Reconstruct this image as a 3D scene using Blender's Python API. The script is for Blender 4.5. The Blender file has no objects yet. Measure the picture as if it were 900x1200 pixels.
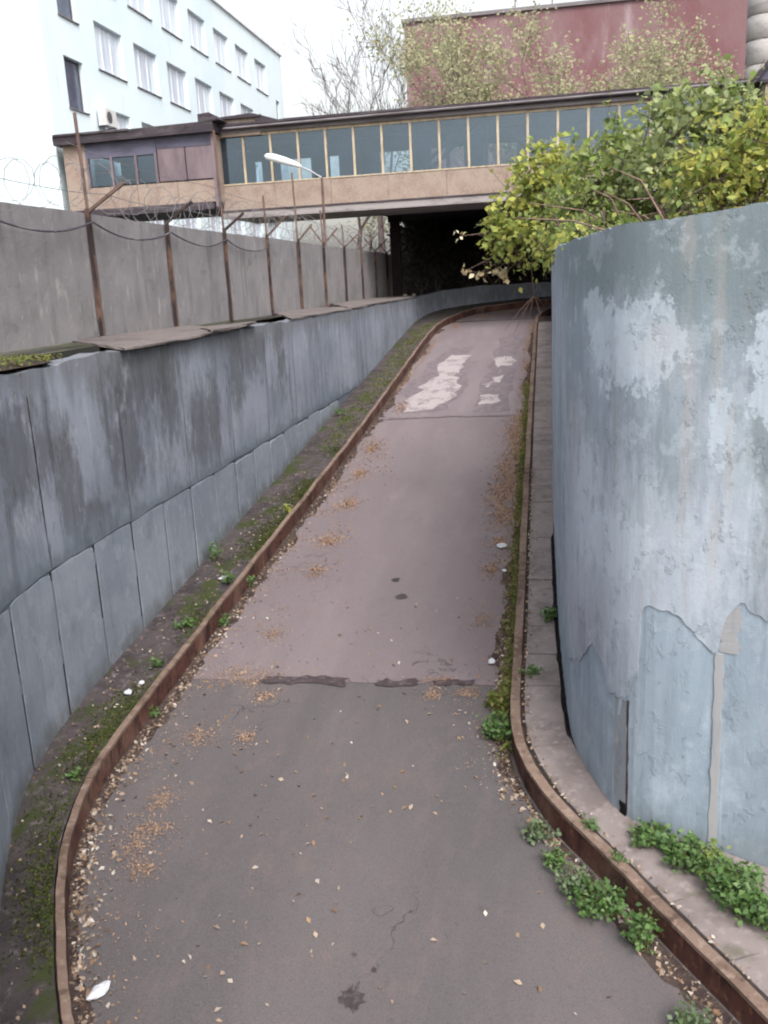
import bpy, math, random
import numpy as np
from mathutils import Vector, Matrix

# ------------------------------------------------------------------ camera, sky, sun, exposure
scene = bpy.context.scene
COL = scene.collection
R = math.radians

cam_data = bpy.data.cameras.new('camera')
cam = bpy.data.objects.new('camera', cam_data)
COL.objects.link(cam)
scene.camera = cam
cam_data.sensor_fit = 'HORIZONTAL'
cam_data.sensor_width = 36.0
cam_data.lens = 43.2
cam_data.clip_start = 0.05
cam_data.clip_end = 3000
def _camera_axes():
    d = Vector((190/1080, -278/1080, 1.0)).normalized()
    h = Vector((math.cos(R(3.0)), -math.sin(R(3.0)), 0))
    z = d.cross(h).normalized()
    if z.y > 0: z = -z
    x = d.cross(z).normalized()
    m = Matrix((x, d, z))                      # camera (right, down, forward) -> world
    right = m @ Vector((1, 0, 0)); up = m @ Vector((0, -1, 0)); back = m @ Vector((0, 0, -1))
    return Matrix((right, up, back)).transposed().to_4x4()
cam.matrix_world = _camera_axes()

SUN_ELEV, SUN_AZ = R(50), R(150)               # azimuth measured from +Y towards +X
world = bpy.data.worlds.new('World'); scene.world = world
world.use_nodes = True
wn = world.node_tree.nodes; wl = world.node_tree.links
wn.clear()
w_out = wn.new('ShaderNodeOutputWorld'); w_bg = wn.new('ShaderNodeBackground')
w_sky = wn.new('ShaderNodeTexSky'); w_hs = wn.new('ShaderNodeHueSaturation')
w_sky.sky_type = 'NISHITA'; w_sky.sun_disc = False
w_sky.sun_elevation = SUN_ELEV; w_sky.sun_rotation = SUN_AZ
w_sky.air_density = 1.6; w_sky.dust_density = 5.0; w_sky.ozone_density = 1.0
w_hs.inputs['Saturation'].default_value = 0.27
w_bg.inputs['Strength'].default_value = 0.15
wl.new(w_sky.outputs[0], w_hs.inputs['Color']); wl.new(w_hs.outputs[0], w_bg.inputs['Color'])
wl.new(w_bg.outputs[0], w_out.inputs['Surface'])

sun_data = bpy.data.lights.new('sun', 'SUN')
sun = bpy.data.objects.new('sun', sun_data); COL.objects.link(sun)
sun_data.energy = 0.8; sun_data.angle = R(25); sun_data.color = (1.0, 0.97, 0.93)
_sd = Vector((math.sin(SUN_AZ)*math.cos(SUN_ELEV), math.cos(SUN_AZ)*math.cos(SUN_ELEV), math.sin(SUN_ELEV)))
sun.rotation_euler = _sd.to_track_quat('Z', 'Y').to_euler()

vs = scene.view_settings
vs.view_transform = 'Standard'; vs.look = 'None'; vs.gamma = 1.0
vs.exposure = 1.05
vs.use_curve_mapping = False

# ------------------------------------------------------------------ materials
def srgb(r, g, b):
    f = lambda c: (c/255/12.92) if c/255 <= 0.04045 else ((c/255+0.055)/1.055)**2.4
    return (f(r), f(g), f(b), 1.0)

class NT:
    def __init__(s, name, rough=0.9, spec=0.2):
        s.m = bpy.data.materials.new(name); s.m.use_nodes = True
        s.t = s.m.node_tree; s.n = s.t.nodes; s.l = s.t.links
        s.b = s.n['Principled BSDF']
        s.b.inputs['Roughness'].default_value = rough
        s.b.inputs['Specular IOR Level'].default_value = spec
        s.co = s.n.new('ShaderNodeTexCoord')
        s._uv = None
    def coord(s, kind):
        return s.co.outputs['UV' if kind == 'uv' else 'Object']
    def mapped(s, kind, scale, off=(0, 0, 0)):
        mp = s.n.new('ShaderNodeMapping'); mp.inputs['Scale'].default_value = scale
        mp.inputs['Location'].default_value = off
        s.l.new(s.coord(kind), mp.inputs['Vector']); return mp.outputs[0]
    def noise(s, kind, scale, detail=6, rough=0.6, off=(0, 0, 0), dist=0.0):
        nz = s.n.new('ShaderNodeTexNoise'); nz.inputs['Scale'].default_value = 1.0
        nz.inputs['Detail'].default_value = detail; nz.inputs['Roughness'].default_value = rough
        nz.inputs['Distortion'].default_value = dist
        s.l.new(s.mapped(kind, scale, off), nz.inputs['Vector']); return nz.outputs['Fac']
    def ramp(s, v, lo, hi, a=0.0, b=1.0, smooth=True):
        mr = s.n.new('ShaderNodeMapRange'); mr.interpolation_type = 'SMOOTHSTEP' if smooth else 'LINEAR'
        mr.inputs['From Min'].default_value = lo; mr.inputs['From Max'].default_value = hi
        mr.inputs['To Min'].default_value = a; mr.inputs['To Max'].default_value = b
        s.l.new(v, mr.inputs['Value']); return mr.outputs[0]
    def math(s, op, a, b=None):
        m = s.n.new('ShaderNodeMath'); m.operation = op
        for i, v in enumerate((a, b)):
            if v is None: continue
            if isinstance(v, (int, float)): m.inputs[i].default_value = v
            else: s.l.new(v, m.inputs[i])
        return m.outputs[0]
    def mix(s, fac, a, b):
        m = s.n.new('ShaderNodeMix'); m.data_type = 'RGBA'
        if isinstance(fac, (int, float)): m.inputs[0].default_value = fac
        else: s.l.new(fac, m.inputs[0])
        for i, v in ((6, a), (7, b)):
            if isinstance(v, tuple): m.inputs[i].default_value = v
            else: s.l.new(v, m.inputs[i])
        return m.outputs[2]
    def patch(s, cu, cv, ru, rv, amp=0.5, nscale=(2, 2, 2), soft=0.12, off=(0, 0, 0)):
        """ragged blot centred at uv (cu, cv)"""
        nz = s.n.new('ShaderNodeTexNoise'); nz.inputs['Scale'].default_value = 1.0; nz.inputs['Detail'].default_value = 3
        s.l.new(s.mapped('uv', nscale, (off[0]+31, off[1]+17, 0)), nz.inputs['Vector'])
        wp = s.n.new('ShaderNodeVectorMath'); wp.operation = 'MULTIPLY_ADD'; wp.inputs[1].default_value = (ru*1.6*amp, rv*1.6*amp, 0)
        s.l.new(nz.outputs['Color'], wp.inputs[0]); s.l.new(s.coord('uv'), wp.inputs[2])
        sep = s.n.new('ShaderNodeSeparateXYZ'); s.l.new(wp.outputs[0], sep.inputs[0])
        a = s.math('DIVIDE', s.math('SUBTRACT', sep.outputs[0], cu+ru*.8*amp), ru)
        b = s.math('DIVIDE', s.math('SUBTRACT', sep.outputs[1], cv+rv*.8*amp), rv)
        d = s.math('SQRT', s.math('ADD', s.math('MULTIPLY', a, a), s.math('MULTIPLY', b, b)))
        n = s.math('MULTIPLY', s.math('SUBTRACT', s.noise('uv', tuple(q*2.3 for q in nscale), 5, 0.72, off), 0.5), amp*3.4)
        v = s.math('ADD', s.math('SUBTRACT', 1.0, d), n)
        return s.ramp(v, -soft, soft)
    def finish(s, color, bumps=(), dist=0.01):
        s.l.new(color, s.b.inputs['Base Color'])
        if bumps:
            h = bumps[0]
            for x in bumps[1:]: h = s.math('ADD', h, x)
            bp = s.n.new('ShaderNodeBump'); bp.inputs['Strength'].default_value = 1.0
            bp.inputs['Distance'].default_value = dist
            s.l.new(h, bp.inputs['Height']); s.l.new(bp.outputs[0], s.b.inputs['Normal'])
        return s.m

def layered(name, base, layers, rough=0.9, spec=0.2, bump=0.006, bscale=14, kind='obj'):
    """layers: (colour, noise scale vector, lo, hi, amount[, offset])"""
    t = NT(name, rough, spec)
    c = t.mix(0.0, base, base)
    for i, ly in enumerate(layers):
        col, sc, lo, hi, amt = ly[:5]
        off = ly[5] if len(ly) > 5 else (i*7.3, i*3.1, i*5.7)
        f = t.math('MULTIPLY', t.ramp(t.noise(kind, sc, 5, 0.62, off), lo, hi), amt)
        c = t.mix(f, c, col)
    hb = [t.noise(kind, (bscale,)*3, 6, 0.7)] if bump else []
    return t.finish(c, hb, bump)

def island(name, cols, rough=0.7, trans=0.25, spec=0.25):
    """leaf material, one random colour for each loose leaf"""
    t = NT(name, rough, spec)
    g = t.n.new('ShaderNodeNewGeometry')
    cr = t.n.new('ShaderNodeValToRGB')
    els = cr.color_ramp.elements
    while len(els) < len(cols): els.new(0.5)
    for i, c in enumerate(cols):
        els[i].position = i/(len(cols)-1); els[i].color = c
    t.l.new(g.outputs['Random Per Island'], cr.inputs[0])
    t.l.new(cr.outputs[0], t.b.inputs['Base Color'])
    if trans:
        tr = t.n.new('ShaderNodeBsdfTranslucent'); t.l.new(cr.outputs[0], tr.inputs['Color'])
        ms = t.n.new('ShaderNodeMixShader'); ms.inputs[0].default_value = trans
        out = t.n['Material Output']
        t.l.new(t.b.outputs[0], ms.inputs[1]); t.l.new(tr.outputs[0], ms.inputs[2])
        t.l.new(ms.outputs[0], out.inputs['Surface'])
    return t.m

def wet_road(name, base, var, pale, seed):
    t = NT(name, 0.85, 0.25)
    c = t.mix(t.ramp(t.noise('obj', (0.5, 0.22, 0.5), 6, 0.6, (seed, 0, 0)), 0.3, 0.7), base, var)
    c = t.mix(t.math('MULTIPLY', t.ramp(t.noise('obj', (1.6, 0.5, 1), 8, 0.65, (0, seed, 0)), 0.52, 0.75), 0.55), c, pale)
    fine = t.noise('obj', (60, 60, 60), 3, 0.7)
    c = t.mix(t.math('MULTIPLY', t.ramp(fine, 0.35, 0.75), 0.5), c, pale)
    tr_ = t.ramp(t.noise('obj', (0.9, 0.05, 1), 4, 0.6, (seed*3, 2, 0)), 0.45, 0.62)
    c = t.mix(t.math('MULTIPLY', tr_, 0.4), c, var)
    c = t.mix(t.math('MULTIPLY', t.ramp(t.noise('obj', (3.1, 1.9, 1), 8, 0.75, (seed, 7, 0)), 0.5, 0.72), 0.4), c, srgb(118, 100, 96))
    c = t.mix(t.math('MULTIPLY', t.ramp(t.noise('obj', (110, 110, 110), 2, 0.6, (3, seed, 1)), 0.54, 0.68), 0.6), c, srgb(48, 43, 43))
    dark = t.ramp(t.noise('obj', (2.3, 2.3, 2.3), 9, 0.75, (seed*2, 5, 1)), 0.62, 0.78)
    c = t.mix(t.math('MULTIPLY', dark, 0.35), c, srgb(58, 52, 52))
    vor = t.n.new('ShaderNodeTexVoronoi'); vor.feature = 'DISTANCE_TO_EDGE'
    dn = t.n.new('ShaderNodeTexNoise'); dn.inputs['Scale'].default_value = 1.3; dn.inputs['Detail'].default_value = 6
    t.l.new(t.coord('obj'), dn.inputs['Vector'])
    va = t.n.new('ShaderNodeVectorMath'); va.operation = 'MULTIPLY_ADD'
    va.inputs[1].default_value = (1.1, 1.1, 0)
    t.l.new(dn.outputs['Color'], va.inputs[0]); t.l.new(t.mapped('obj', (0.42, 0.28, 0.0), (seed*.3, 1, 0)), va.inputs[2])
    t.l.new(va.outputs[0], vor.inputs['Vector']); vor.inputs['Scale'].default_value = 1.0
    crack = t.ramp(vor.outputs['Distance'], 0.001, 0.005, 1, 0)
    crack = t.math('MULTIPLY', crack, t.ramp(t.noise('obj', (0.35, 0.35, 0.35), 3, 0.5, (seed, 9, 2)), 0.56, 0.68))
    c = t.mix(t.math('MULTIPLY', crack, 0.4), c, srgb(48, 42, 42))
    return t.finish(c, [fine, t.math('MULTIPLY', crack, -2.0)], 0.004)

M = {}
M['road_near'] = wet_road('asphalt_grey', srgb(95, 89, 90), srgb(83, 79, 81), srgb(110, 103, 103), 1.7)
M['road_mid'] = wet_road('asphalt_pinkish', srgb(122, 111, 113), srgb(111, 101, 104), srgb(134, 123, 125), 4.1)
M['road_far'] = wet_road('asphalt_far_grey', srgb(126, 115, 118), srgb(112, 102, 106), srgb(138, 128, 131), 8.3)
M['tar'] = layered('tar_joint', srgb(66, 57, 60), [(srgb(98, 86, 88), (9, 9, 9), 0.45, 0.7, 0.8)], 0.8)
M['pale_patch'] = layered('pale_worn_concrete', srgb(156, 147, 148), [(srgb(124, 114, 117), (2.2, 1.2, 2), 0.48, 0.62, 0.9), (srgb(176, 168, 167), (12, 12, 12), 0.5, 0.7, 0.7)], 0.9)
M['dark_patch'] = layered('dark_road_patch', srgb(104, 95, 99), [(srgb(128, 116, 120), (5, 5, 5), 0.4, 0.7, 0.8)], 0.85)
M['oil'] = layered('oil_stain', srgb(58, 52, 52), [(srgb(84, 77, 78), (14, 14, 14), 0.4, 0.65, 0.9)], 0.6)
M['rust'] = layered('rusty_steel', srgb(84, 54, 48), [(srgb(116, 92, 80), (1.1, 1.1, 1.1), 0.45, 0.68, 0.7), (srgb(48, 31, 30), (4, 4, 1.5), 0.44, 0.66, 0.9), (srgb(136, 96, 74), (16, 16, 10), 0.54, 0.72, 0.65), (srgb(40, 30, 28), (2.4, 2.4, 2.4), 0.56, 0.7, 0.8)], 0.85, 0.25, 0.012, 26)
M['rust_top'] = layered('worn_kerb_top', srgb(124, 105, 94), [(srgb(92, 73, 64), (1.2, 1.2, 1.2), 0.42, 0.65, 0.85), (srgb(146, 128, 116), (12, 12, 12), 0.5, 0.68, 0.7), (srgb(70, 58, 52), (7, 7, 7), 0.54, 0.7, 0.7), (srgb(78, 80, 48), (3, 2, 3), 0.58, 0.7, 0.65)], 0.9, 0.2, 0.01, 34)
M['rust_post'] = layered('rusty_post', srgb(52, 42, 42), [(srgb(120, 92, 76), (2, 2, 1.2), 0.5, 0.68, 0.75), (srgb(36, 30, 32), (8, 8, 3), 0.5, 0.7, 0.7)], 0.8, 0.3, 0.004, 30)
M['rust_pale'] = layered('pale_rusty_pipe', srgb(104, 84, 77), [(srgb(70, 56, 53), (6, 6, 2), 0.45, 0.65, 0.8)], 0.8, 0.3, 0.003, 30)
M['wire'] = layered('grey_wire', srgb(120, 118, 122), [(srgb(90, 84, 84), (4, 4, 4), 0.45, 0.6, 0.8)], 0.6, 0.4, 0)
M['cable'] = layered('dark_cable', srgb(70, 68, 76), [(srgb(110, 108, 112), (2, 2, 2), 0.5, 0.6, 0.8)], 0.6, 0.3, 0)
M['ledge'] = layered('mossy_ledge_concrete', srgb(76, 69, 70), [(srgb(54, 49, 51), (1.6, 1.6, 1.6), 0.42, 0.65, 0.8), (srgb(120, 110, 110), (9, 9, 9), 0.52, 0.72, 0.7), (srgb(58, 66, 34), (2.2, 1.3, 2), 0.5, 0.62, 0.85), (srgb(40, 36, 36), (5, 5, 5), 0.6, 0.75, 0.7)], 0.95, 0.15, 0.012, 16)
M['slab'] = layered('footway_slab', srgb(131, 121, 119), [(srgb(106, 97, 96), (1.5, 1.5, 1.5), 0.42, 0.65, 0.85), (srgb(150, 140, 137), (10, 10, 10), 0.5, 0.72, 0.7), (srgb(96, 92, 78), (3, 3, 3), 0.56, 0.72, 0.7)], 0.92, 0.2, 0.008, 24)
M['soil'] = layered('dark_soil', srgb(70, 62, 58), [(srgb(46, 40, 38), (3, 3, 3), 0.4, 0.65, 0.8), (srgb(66, 72, 44), (1.2, 1.2, 1.2), 0.52, 0.65, 0.7)], 1.0, 0.1, 0.02, 12)
M['ground'] = layered('yard_ground', srgb(104, 100, 94), [(srgb(84, 88, 60), (0.15, 0.15, 0.15), 0.45, 0.6, 0.8), (srgb(120, 112, 104), (1.5, 1.5, 1.5), 0.5, 0.7, 0.6)], 1.0, 0.1, 0.02, 6)
M['fence'] = layered('fence_concrete', srgb(131, 127, 129), [(srgb(116, 113, 115), (0.7, 0.7, 0.9), 0.4, 0.68, 0.85), (srgb(164, 159, 157), (5, 5, 1.8), 0.55, 0.75, 0.6), (srgb(100, 97, 98), (3.2, 3.2, 0.4), 0.52, 0.75, 0.7), (srgb(172, 166, 160), (11, 11, 6), 0.62, 0.76, 0.55), (srgb(92, 88, 86), (0.5, 1.1, 2.2), 0.6, 0.75, 0.6)], 0.95, 0.15, 0.012, 14)
M['sheet'] = layered('weathered_board', srgb(106, 98, 96), [(srgb(84, 77, 76), (1.1, 1.1, 1.1), 0.42, 0.66, 0.8), (srgb(138, 130, 126), (7, 7, 7), 0.52, 0.72, 0.6)], 0.85, 0.25, 0.004, 18)
M['osb'] = layered('chipboard', srgb(150, 135, 125), [(srgb(132, 114, 105), (1.4, 1.4, 1.4), 0.4, 0.66, 0.8), (srgb(172, 156, 144), (14, 14, 22), 0.5, 0.68, 0.7), (srgb(134, 102, 88), (9, 9, 16), 0.58, 0.72, 0.6)], 0.9, 0.2, 0.004, 40)
M['wood_pale'] = layered('pale_mullion_wood', srgb(186, 172, 150), [(srgb(150, 134, 116), (6, 6, 1.5), 0.45, 0.68, 0.8)], 0.85, 0.2, 0.003, 30)
M['roof_dark'] = layered('dark_roof_felt', srgb(66, 60, 66), [(srgb(92, 86, 90), (0.8, 0.8, 6), 0.45, 0.66, 0.8), (srgb(48, 44, 48), (3, 3, 3), 0.5, 0.7, 0.7)], 0.9, 0.2, 0.008, 12)
M['roof_trim'] = layered('roof_trim_metal', srgb(118, 112, 116), [(srgb(88, 80, 82), (0.6, 2, 6), 0.45, 0.6, 0.8)], 0.6, 0.4, 0.003, 20)
M['fascia'] = layered('concrete_fascia', srgb(150, 144, 144), [(srgb(112, 104, 104), (0.8, 2, 3), 0.45, 0.65, 0.85)], 0.9, 0.2, 0.006, 16)
M['grey_panel'] = layered('grey_brown_panel', srgb(122, 108, 114), [(srgb(98, 86, 92), (1.5, 1.5, 0.5), 0.42, 0.66, 0.8)], 0.8, 0.3, 0.003, 20)
M['slate_panel'] = layered('slate_blue_panel', srgb(96, 94, 112), [(srgb(74, 72, 86), (1.0, 1.0, 3), 0.42, 0.66, 0.8)], 0.75, 0.3, 0.003, 20)
M['inside'] = layered('gallery_inside', srgb(100, 116, 112), [(srgb(74, 90, 90), (0.6, 0.6, 0.6), 0.42, 0.66, 0.8)], 0.9, 0.2, 0)
M['steel_green'] = layered('green_steel', srgb(48, 64, 66), [(srgb(70, 84, 84), (2, 2, 2), 0.45, 0.65, 0.7)], 0.6, 0.3, 0)
M['white_wall'] = layered('pale_blue_plaster', srgb(218, 230, 236), [(srgb(206, 222, 231), (0.12, 0.12, 0.2), 0.4, 0.66, 0.8), (srgb(196, 206, 214), (1.2, 1.2, 0.3), 0.58, 0.75, 0.5)], 0.9, 0.2, 0.004, 8)
M['win_white'] = layered('white_window_frame', srgb(228, 230, 236), [(srgb(205, 206, 212), (2, 2, 2), 0.45, 0.65, 0.6)], 0.5, 0.4, 0)
M['curtain'] = layered('curtained_pane', srgb(206, 214, 226), [(srgb(180, 190, 206), (5, 5, 0.4), 0.42, 0.62, 0.9)], 0.15, 0.5, 0)
M['win_dark'] = layered('dark_pane', srgb(74, 80, 98), [(srgb(98, 104, 122), (1, 1, 1), 0.45, 0.65, 0.6)], 0.15, 0.5, 0)
M['metal_box'] = layered('painted_metal_casing', srgb(206, 206, 204), [(srgb(178, 174, 168), (4, 4, 4), 0.5, 0.7, 0.7)], 0.5, 0.4, 0)
M['grille'] = layered('dark_grille', srgb(88, 86, 92), [(srgb(64, 62, 68), (8, 8, 8), 0.45, 0.6, 0.7)], 0.6, 0.3, 0)
M['red_wall'] = layered('red_brick_far', srgb(126, 99, 102), [(srgb(116, 80, 84), (0.25, 0.25, 0.12), 0.42, 0.62, 0.8), (srgb(138, 116, 118), (0.5, 0.5, 0.25), 0.55, 0.72, 0.6), (srgb(168, 154, 158), (0.5, 0.5, 0.12), 0.56, 0.72, 0.6), (srgb(104, 74, 82), (8, 8, 14), 0.5, 0.66, 0.35)], 0.95, 0.15, 0.01, 6)
M['pipe_grey'] = layered('lagged_duct', srgb(158, 154, 152), [(srgb(132, 128, 130), (1, 1, 2.5), 0.45, 0.65, 0.8)], 0.7, 0.3, 0.01, 4)
M['bark'] = layered('bark', srgb(96, 84, 78), [(srgb(66, 56, 52), (8, 8, 2), 0.42, 0.66, 0.8)], 0.95, 0.15, 0.01, 20)
M['bark_far'] = layered('bark_far', srgb(104, 92, 90), [(srgb(80, 70, 70), (3, 3, 1), 0.42, 0.66, 0.8)], 0.95, 0.15, 0)
M['dead_stem'] = layered('dead_stem', srgb(128, 106, 96), [(srgb(92, 76, 70), (6, 6, 6), 0.42, 0.66, 0.8)], 0.95, 0.15, 0)
M['paper'] = layered('white_litter', srgb(196, 197, 203), [(srgb(160, 158, 162), (14, 14, 14), 0.5, 0.7, 0.6)], 0.7, 0.3, 0.002, 60)
M['lamp_white'] = layered('white_lamp_shell', srgb(232, 234, 238), [(srgb(205, 206, 210), (3, 3, 3), 0.5, 0.7, 0.5)], 0.4, 0.4, 0)
M['lamp_grey'] = layered('galvanised_tube', srgb(160, 160, 166), [(srgb(132, 130, 134), (3, 3, 3), 0.45, 0.65, 0.7)], 0.5, 0.5, 0)
M['shade_brick'] = layered('shade_dark_wall', srgb(42, 37, 38), [(srgb(30, 27, 29), (0.6, 0.6, 0.6), 0.42, 0.66, 0.8), (srgb(74, 60, 56), (3, 3, 6), 0.55, 0.72, 0.6)], 0.95, 0.1, 0.01, 6)  # underpass shade is put into this dark colour
M['hole'] = layered('dark_gap', srgb(28, 25, 26), [(srgb(40, 36, 36), (6, 6, 6), 0.45, 0.65, 0.7)], 1.0, 0.05, 0)
M['channel'] = layered('bare_mortar_channel', srgb(136, 142, 149), [(srgb(116, 121, 128), (6, 6, 2), 0.45, 0.66, 0.8), (srgb(158, 158, 158), (16, 16, 8), 0.55, 0.7, 0.6)], 0.95, 0.15, 0.006, 30)
M['channel_b'] = layered('beige_conduit_strip', srgb(158, 158, 160), [(srgb(142, 147, 154), (6, 6, 1.2), 0.45, 0.66, 0.8)], 0.9, 0.2, 0.003, 30)

M['leaf_yellow'] = island('leaf_yellow_green', [srgb(152, 160, 84), srgb(188, 192, 104), srgb(204, 200, 118), srgb(168, 178, 94), srgb(130, 146, 78), srgb(206, 200, 108), srgb(172, 176, 98), srgb(108, 126, 70)], trans=0.5)
M['leaf_green'] = island('leaf_mid_green', [srgb(112, 136, 80), srgb(142, 160, 96), srgb(162, 174, 112), srgb(122, 146, 76), srgb(172, 178, 100), srgb(84, 106, 64)], trans=0.45)
M['leaf_grey'] = island('leaf_grey_green', [srgb(130, 144, 104), srgb(154, 166, 120), srgb(172, 180, 136), srgb(138, 152, 98), srgb(164, 168, 108)], trans=0.42)
M['leaf_weed'] = island('leaf_weed', [srgb(60, 88, 44), srgb(86, 116, 60), srgb(106, 132, 80), srgb(74, 100, 64), srgb(124, 146, 100)], trans=0.25)
M['leaf_sage'] = island('leaf_sage', [srgb(78, 96, 68), srgb(98, 114, 84), srgb(118, 132, 104), srgb(88, 104, 66)], trans=0.25)
M['leaf_grass'] = island('leaf_grass', [srgb(84, 98, 44), srgb(120, 122, 70), srgb(98, 112, 46), srgb(140, 128, 84), srgb(70, 88, 38)], trans=0.25)
M['leaf_shade'] = island('leaf_ivy_shade', [srgb(34, 38, 32), srgb(46, 50, 38), srgb(52, 48, 40), srgb(38, 40, 36), srgb(62, 56, 46)], trans=0.1)  # leaf colours darkened to carry the shade under the footbridge
M['leaf_far'] = island('leaf_far_yellow', [srgb(174, 176, 142), srgb(188, 186, 150), srgb(160, 164, 134), srgb(194, 188, 152), srgb(176, 172, 142)], trans=0.45)
M['leaf_dead'] = island('leaf_dead_pale', [srgb(226, 210, 176), srgb(206, 188, 140), srgb(236, 226, 200), srgb(190, 164, 118)], trans=0.2)
M['litter'] = island('leaf_litter', [srgb(120, 100, 84), srgb(150, 132, 116), srgb(92, 74, 62), srgb(166, 150, 134), srgb(134, 106, 82), srgb(104, 86, 74), srgb(188, 180, 170), srgb(126, 98, 76)], trans=0.0)
M['needles'] = island('needle_litter', [srgb(150, 122, 102), srgb(138, 112, 94), srgb(160, 136, 116), srgb(146, 116, 96), srgb(154, 126, 106)], trans=0.0)
M['moss'] = island('moss_tufts', [srgb(54, 66, 26), srgb(76, 84, 34), srgb(44, 54, 24), srgb(92, 94, 44)], trans=0.1)

def left_wall_mat():
    t = NT('left_wall_concrete', 0.93, 0.15)
    c = t.mix(t.ramp(t.noise('uv', (0.35, 0.5, 1), 6, 0.6), 0.35, 0.65), srgb(116, 122, 133), srgb(136, 141, 152))
    c = t.mix(t.math('MULTIPLY', t.ramp(t.noise('uv', (3.2, 0.28, 1), 8, 0.65, (3, 1, 0)), 0.5, 0.72), 0.75), c, srgb(88, 94, 103))
    c = t.mix(t.math('MULTIPLY', t.ramp(t.noise('uv', (5.5, 0.5, 1), 7, 0.6, (9, 4, 0)), 0.55, 0.75), 0.6), c, srgb(158, 163, 174))
    for cu, cv, ru, rv, o in ((12.3, -1.9, 0.5, 0.9, 1), (14.0, -1.6, 0.35, 1.0, 5), (16.0, -2.2, 0.3, 0.8, 9), (9.6, -1.7, 0.9, 0.6, 3), (11.2, -2.9, 0.5, 0.35, 7), (17.4, -1.5, 0.5, 0.7, 11), (20.5, -1.4, 0.4, 0.9, 15), (13.2, -1.2, 1.2, 0.5, 17), (15.2, -2.3, 0.5, 0.7, 19), (18.6, -1.2, 0.8, 0.5, 21), (10.6, -2.3, 0.35, 0.7, 23)):
        c = t.mix(t.math('MULTIPLY', t.patch(cu+LW0, cv, ru, rv, 0.9, (2.6, 1.0, 1), 0.5, (o, o, 0)), 0.6), c, srgb(70, 70, 72))
    top = t.n.new('ShaderNodeSeparateXYZ'); t.l.new(t.coord('uv'), top.inputs[0])
    band = t.ramp(t.math('ADD', top.outputs[1], t.math('MULTIPLY', t.math('SUBTRACT', t.noise('uv', (2.5, 0.4, 1), 6, 0.6, (2, 2, 0)), 0.5), 1.6)), -1.35, -0.8)
    c = t.mix(t.math('MULTIPLY', band, 0.55), c, srgb(92, 93, 93))
    low = t.ramp(t.math('ADD', top.outputs[1], t.math('MULTIPLY', t.math('SUBTRACT', t.noise('uv', (1.1, 1.1, 1), 7, 0.6, (6, 2, 0)), 0.5), 1.2)), -3.2, -2.6, 1, 0)
    c = t.mix(t.math('MULTIPLY', low, 0.45), c, srgb(104, 116, 128))
    st = t.ramp(t.noise('uv', (1.2, 0.16, 1), 6, 0.6, (14, 8, 0)), 0.58, 0.68)
    c = t.mix(t.math('MULTIPLY', st, 0.45), c, srgb(86, 84, 84))
    c = t.mix(t.math('MULTIPLY', t.ramp(t.noise('uv', (11, 4, 1), 6, 0.75, (21, 3, 0)), 0.52, 0.7), 0.45), c, srgb(82, 86, 94))
    c = t.mix(t.math('MULTIPLY', t.ramp(t.noise('uv', (2.2, 1.1, 1), 7, 0.75, (27, 5, 0)), 0.54, 0.66), 0.5), c, srgb(156, 159, 168))
    c = t.mix(t.math('MULTIPLY', t.ramp(t.noise('uv', (8, 0.9, 1), 6, 0.7, (33, 9, 0)), 0.6, 0.7), 0.55), c, srgb(70, 64, 62))
    ln = t.math('ADD', top.outputs[1], t.math('MULTIPLY', t.math('SUBTRACT', t.noise('uv', (1.6, 1.6, 1), 7, 0.7, (41, 2, 0)), 0.5), 0.7))
    c = t.mix(t.math('MULTIPLY', t.ramp(ln, -3.15, -2.95, 1, 0), 0.5), c, srgb(84, 90, 98))
    return t.finish(c, [t.math('MULTIPLY', t.noise('uv', (26, 22, 1), 6, 0.8, (5, 5, 0)), 0.7), t.noise('uv', (9, 2.5, 1), 8, 0.7), t.math('MULTIPLY', t.noise('uv', (40, 40, 1), 4, 0.7), 0.4)], 0.014)

def panel_mat():
    t = NT('lower_panel_concrete', 0.93, 0.15)
    c = t.mix(t.ramp(t.noise('obj', (0.5, 0.5, 0.8), 6, 0.6), 0.35, 0.65), srgb(116, 123, 134), srgb(133, 139, 149))
    c = t.mix(t.math('MULTIPLY', t.ramp(t.noise('obj', (6, 6, 0.5), 8, 0.65, (3, 1, 0)), 0.5, 0.75), 0.5), c, srgb(96, 103, 114))
    c = t.mix(t.math('MULTIPLY', t.ramp(t.noise('obj', (1.6, 1.6, 1.2), 8, 0.65, (7, 1, 3)), 0.58, 0.72), 0.45), c, srgb(88, 93, 101))
    sep = t.n.new('ShaderNodeSeparateXYZ'); t.l.new(t.coord('obj'), sep.inputs[0])
    up = t.math('ADD', t.math('SUBTRACT', sep.outputs[2], t.math('MULTIPLY', sep.outputs[1], 0.1)), t.math('MULTIPLY', t.math('SUBTRACT', t.noise('obj', (3, 3, 2), 6, 0.6, (1, 2, 3)), 0.5), 0.7))
    c = t.mix(t.math('MULTIPLY', t.ramp(up, -6.1, -5.75, 1, 0), 0.55), c, srgb(82, 81, 74))
    c = t.mix(t.math('MULTIPLY', t.ramp(t.noise('obj', (3, 3, 2.4), 7, 0.72, (5, 9, 1)), .53, .6), .4), c, srgb(146, 151, 160))
    c = t.mix(t.math('MULTIPLY', t.ramp(t.noise('obj', (20, 20, 9), 6, 0.75, (8, 2, 4)), .55, .68), .4), c, srgb(92, 98, 106))
    return t.finish(c, [t.noise('obj', (14, 14, 3), 8, 0.7), t.math('MULTIPLY', t.noise('obj', (36, 36, 30), 5, 0.75), 0.5)], 0.01)

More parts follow.
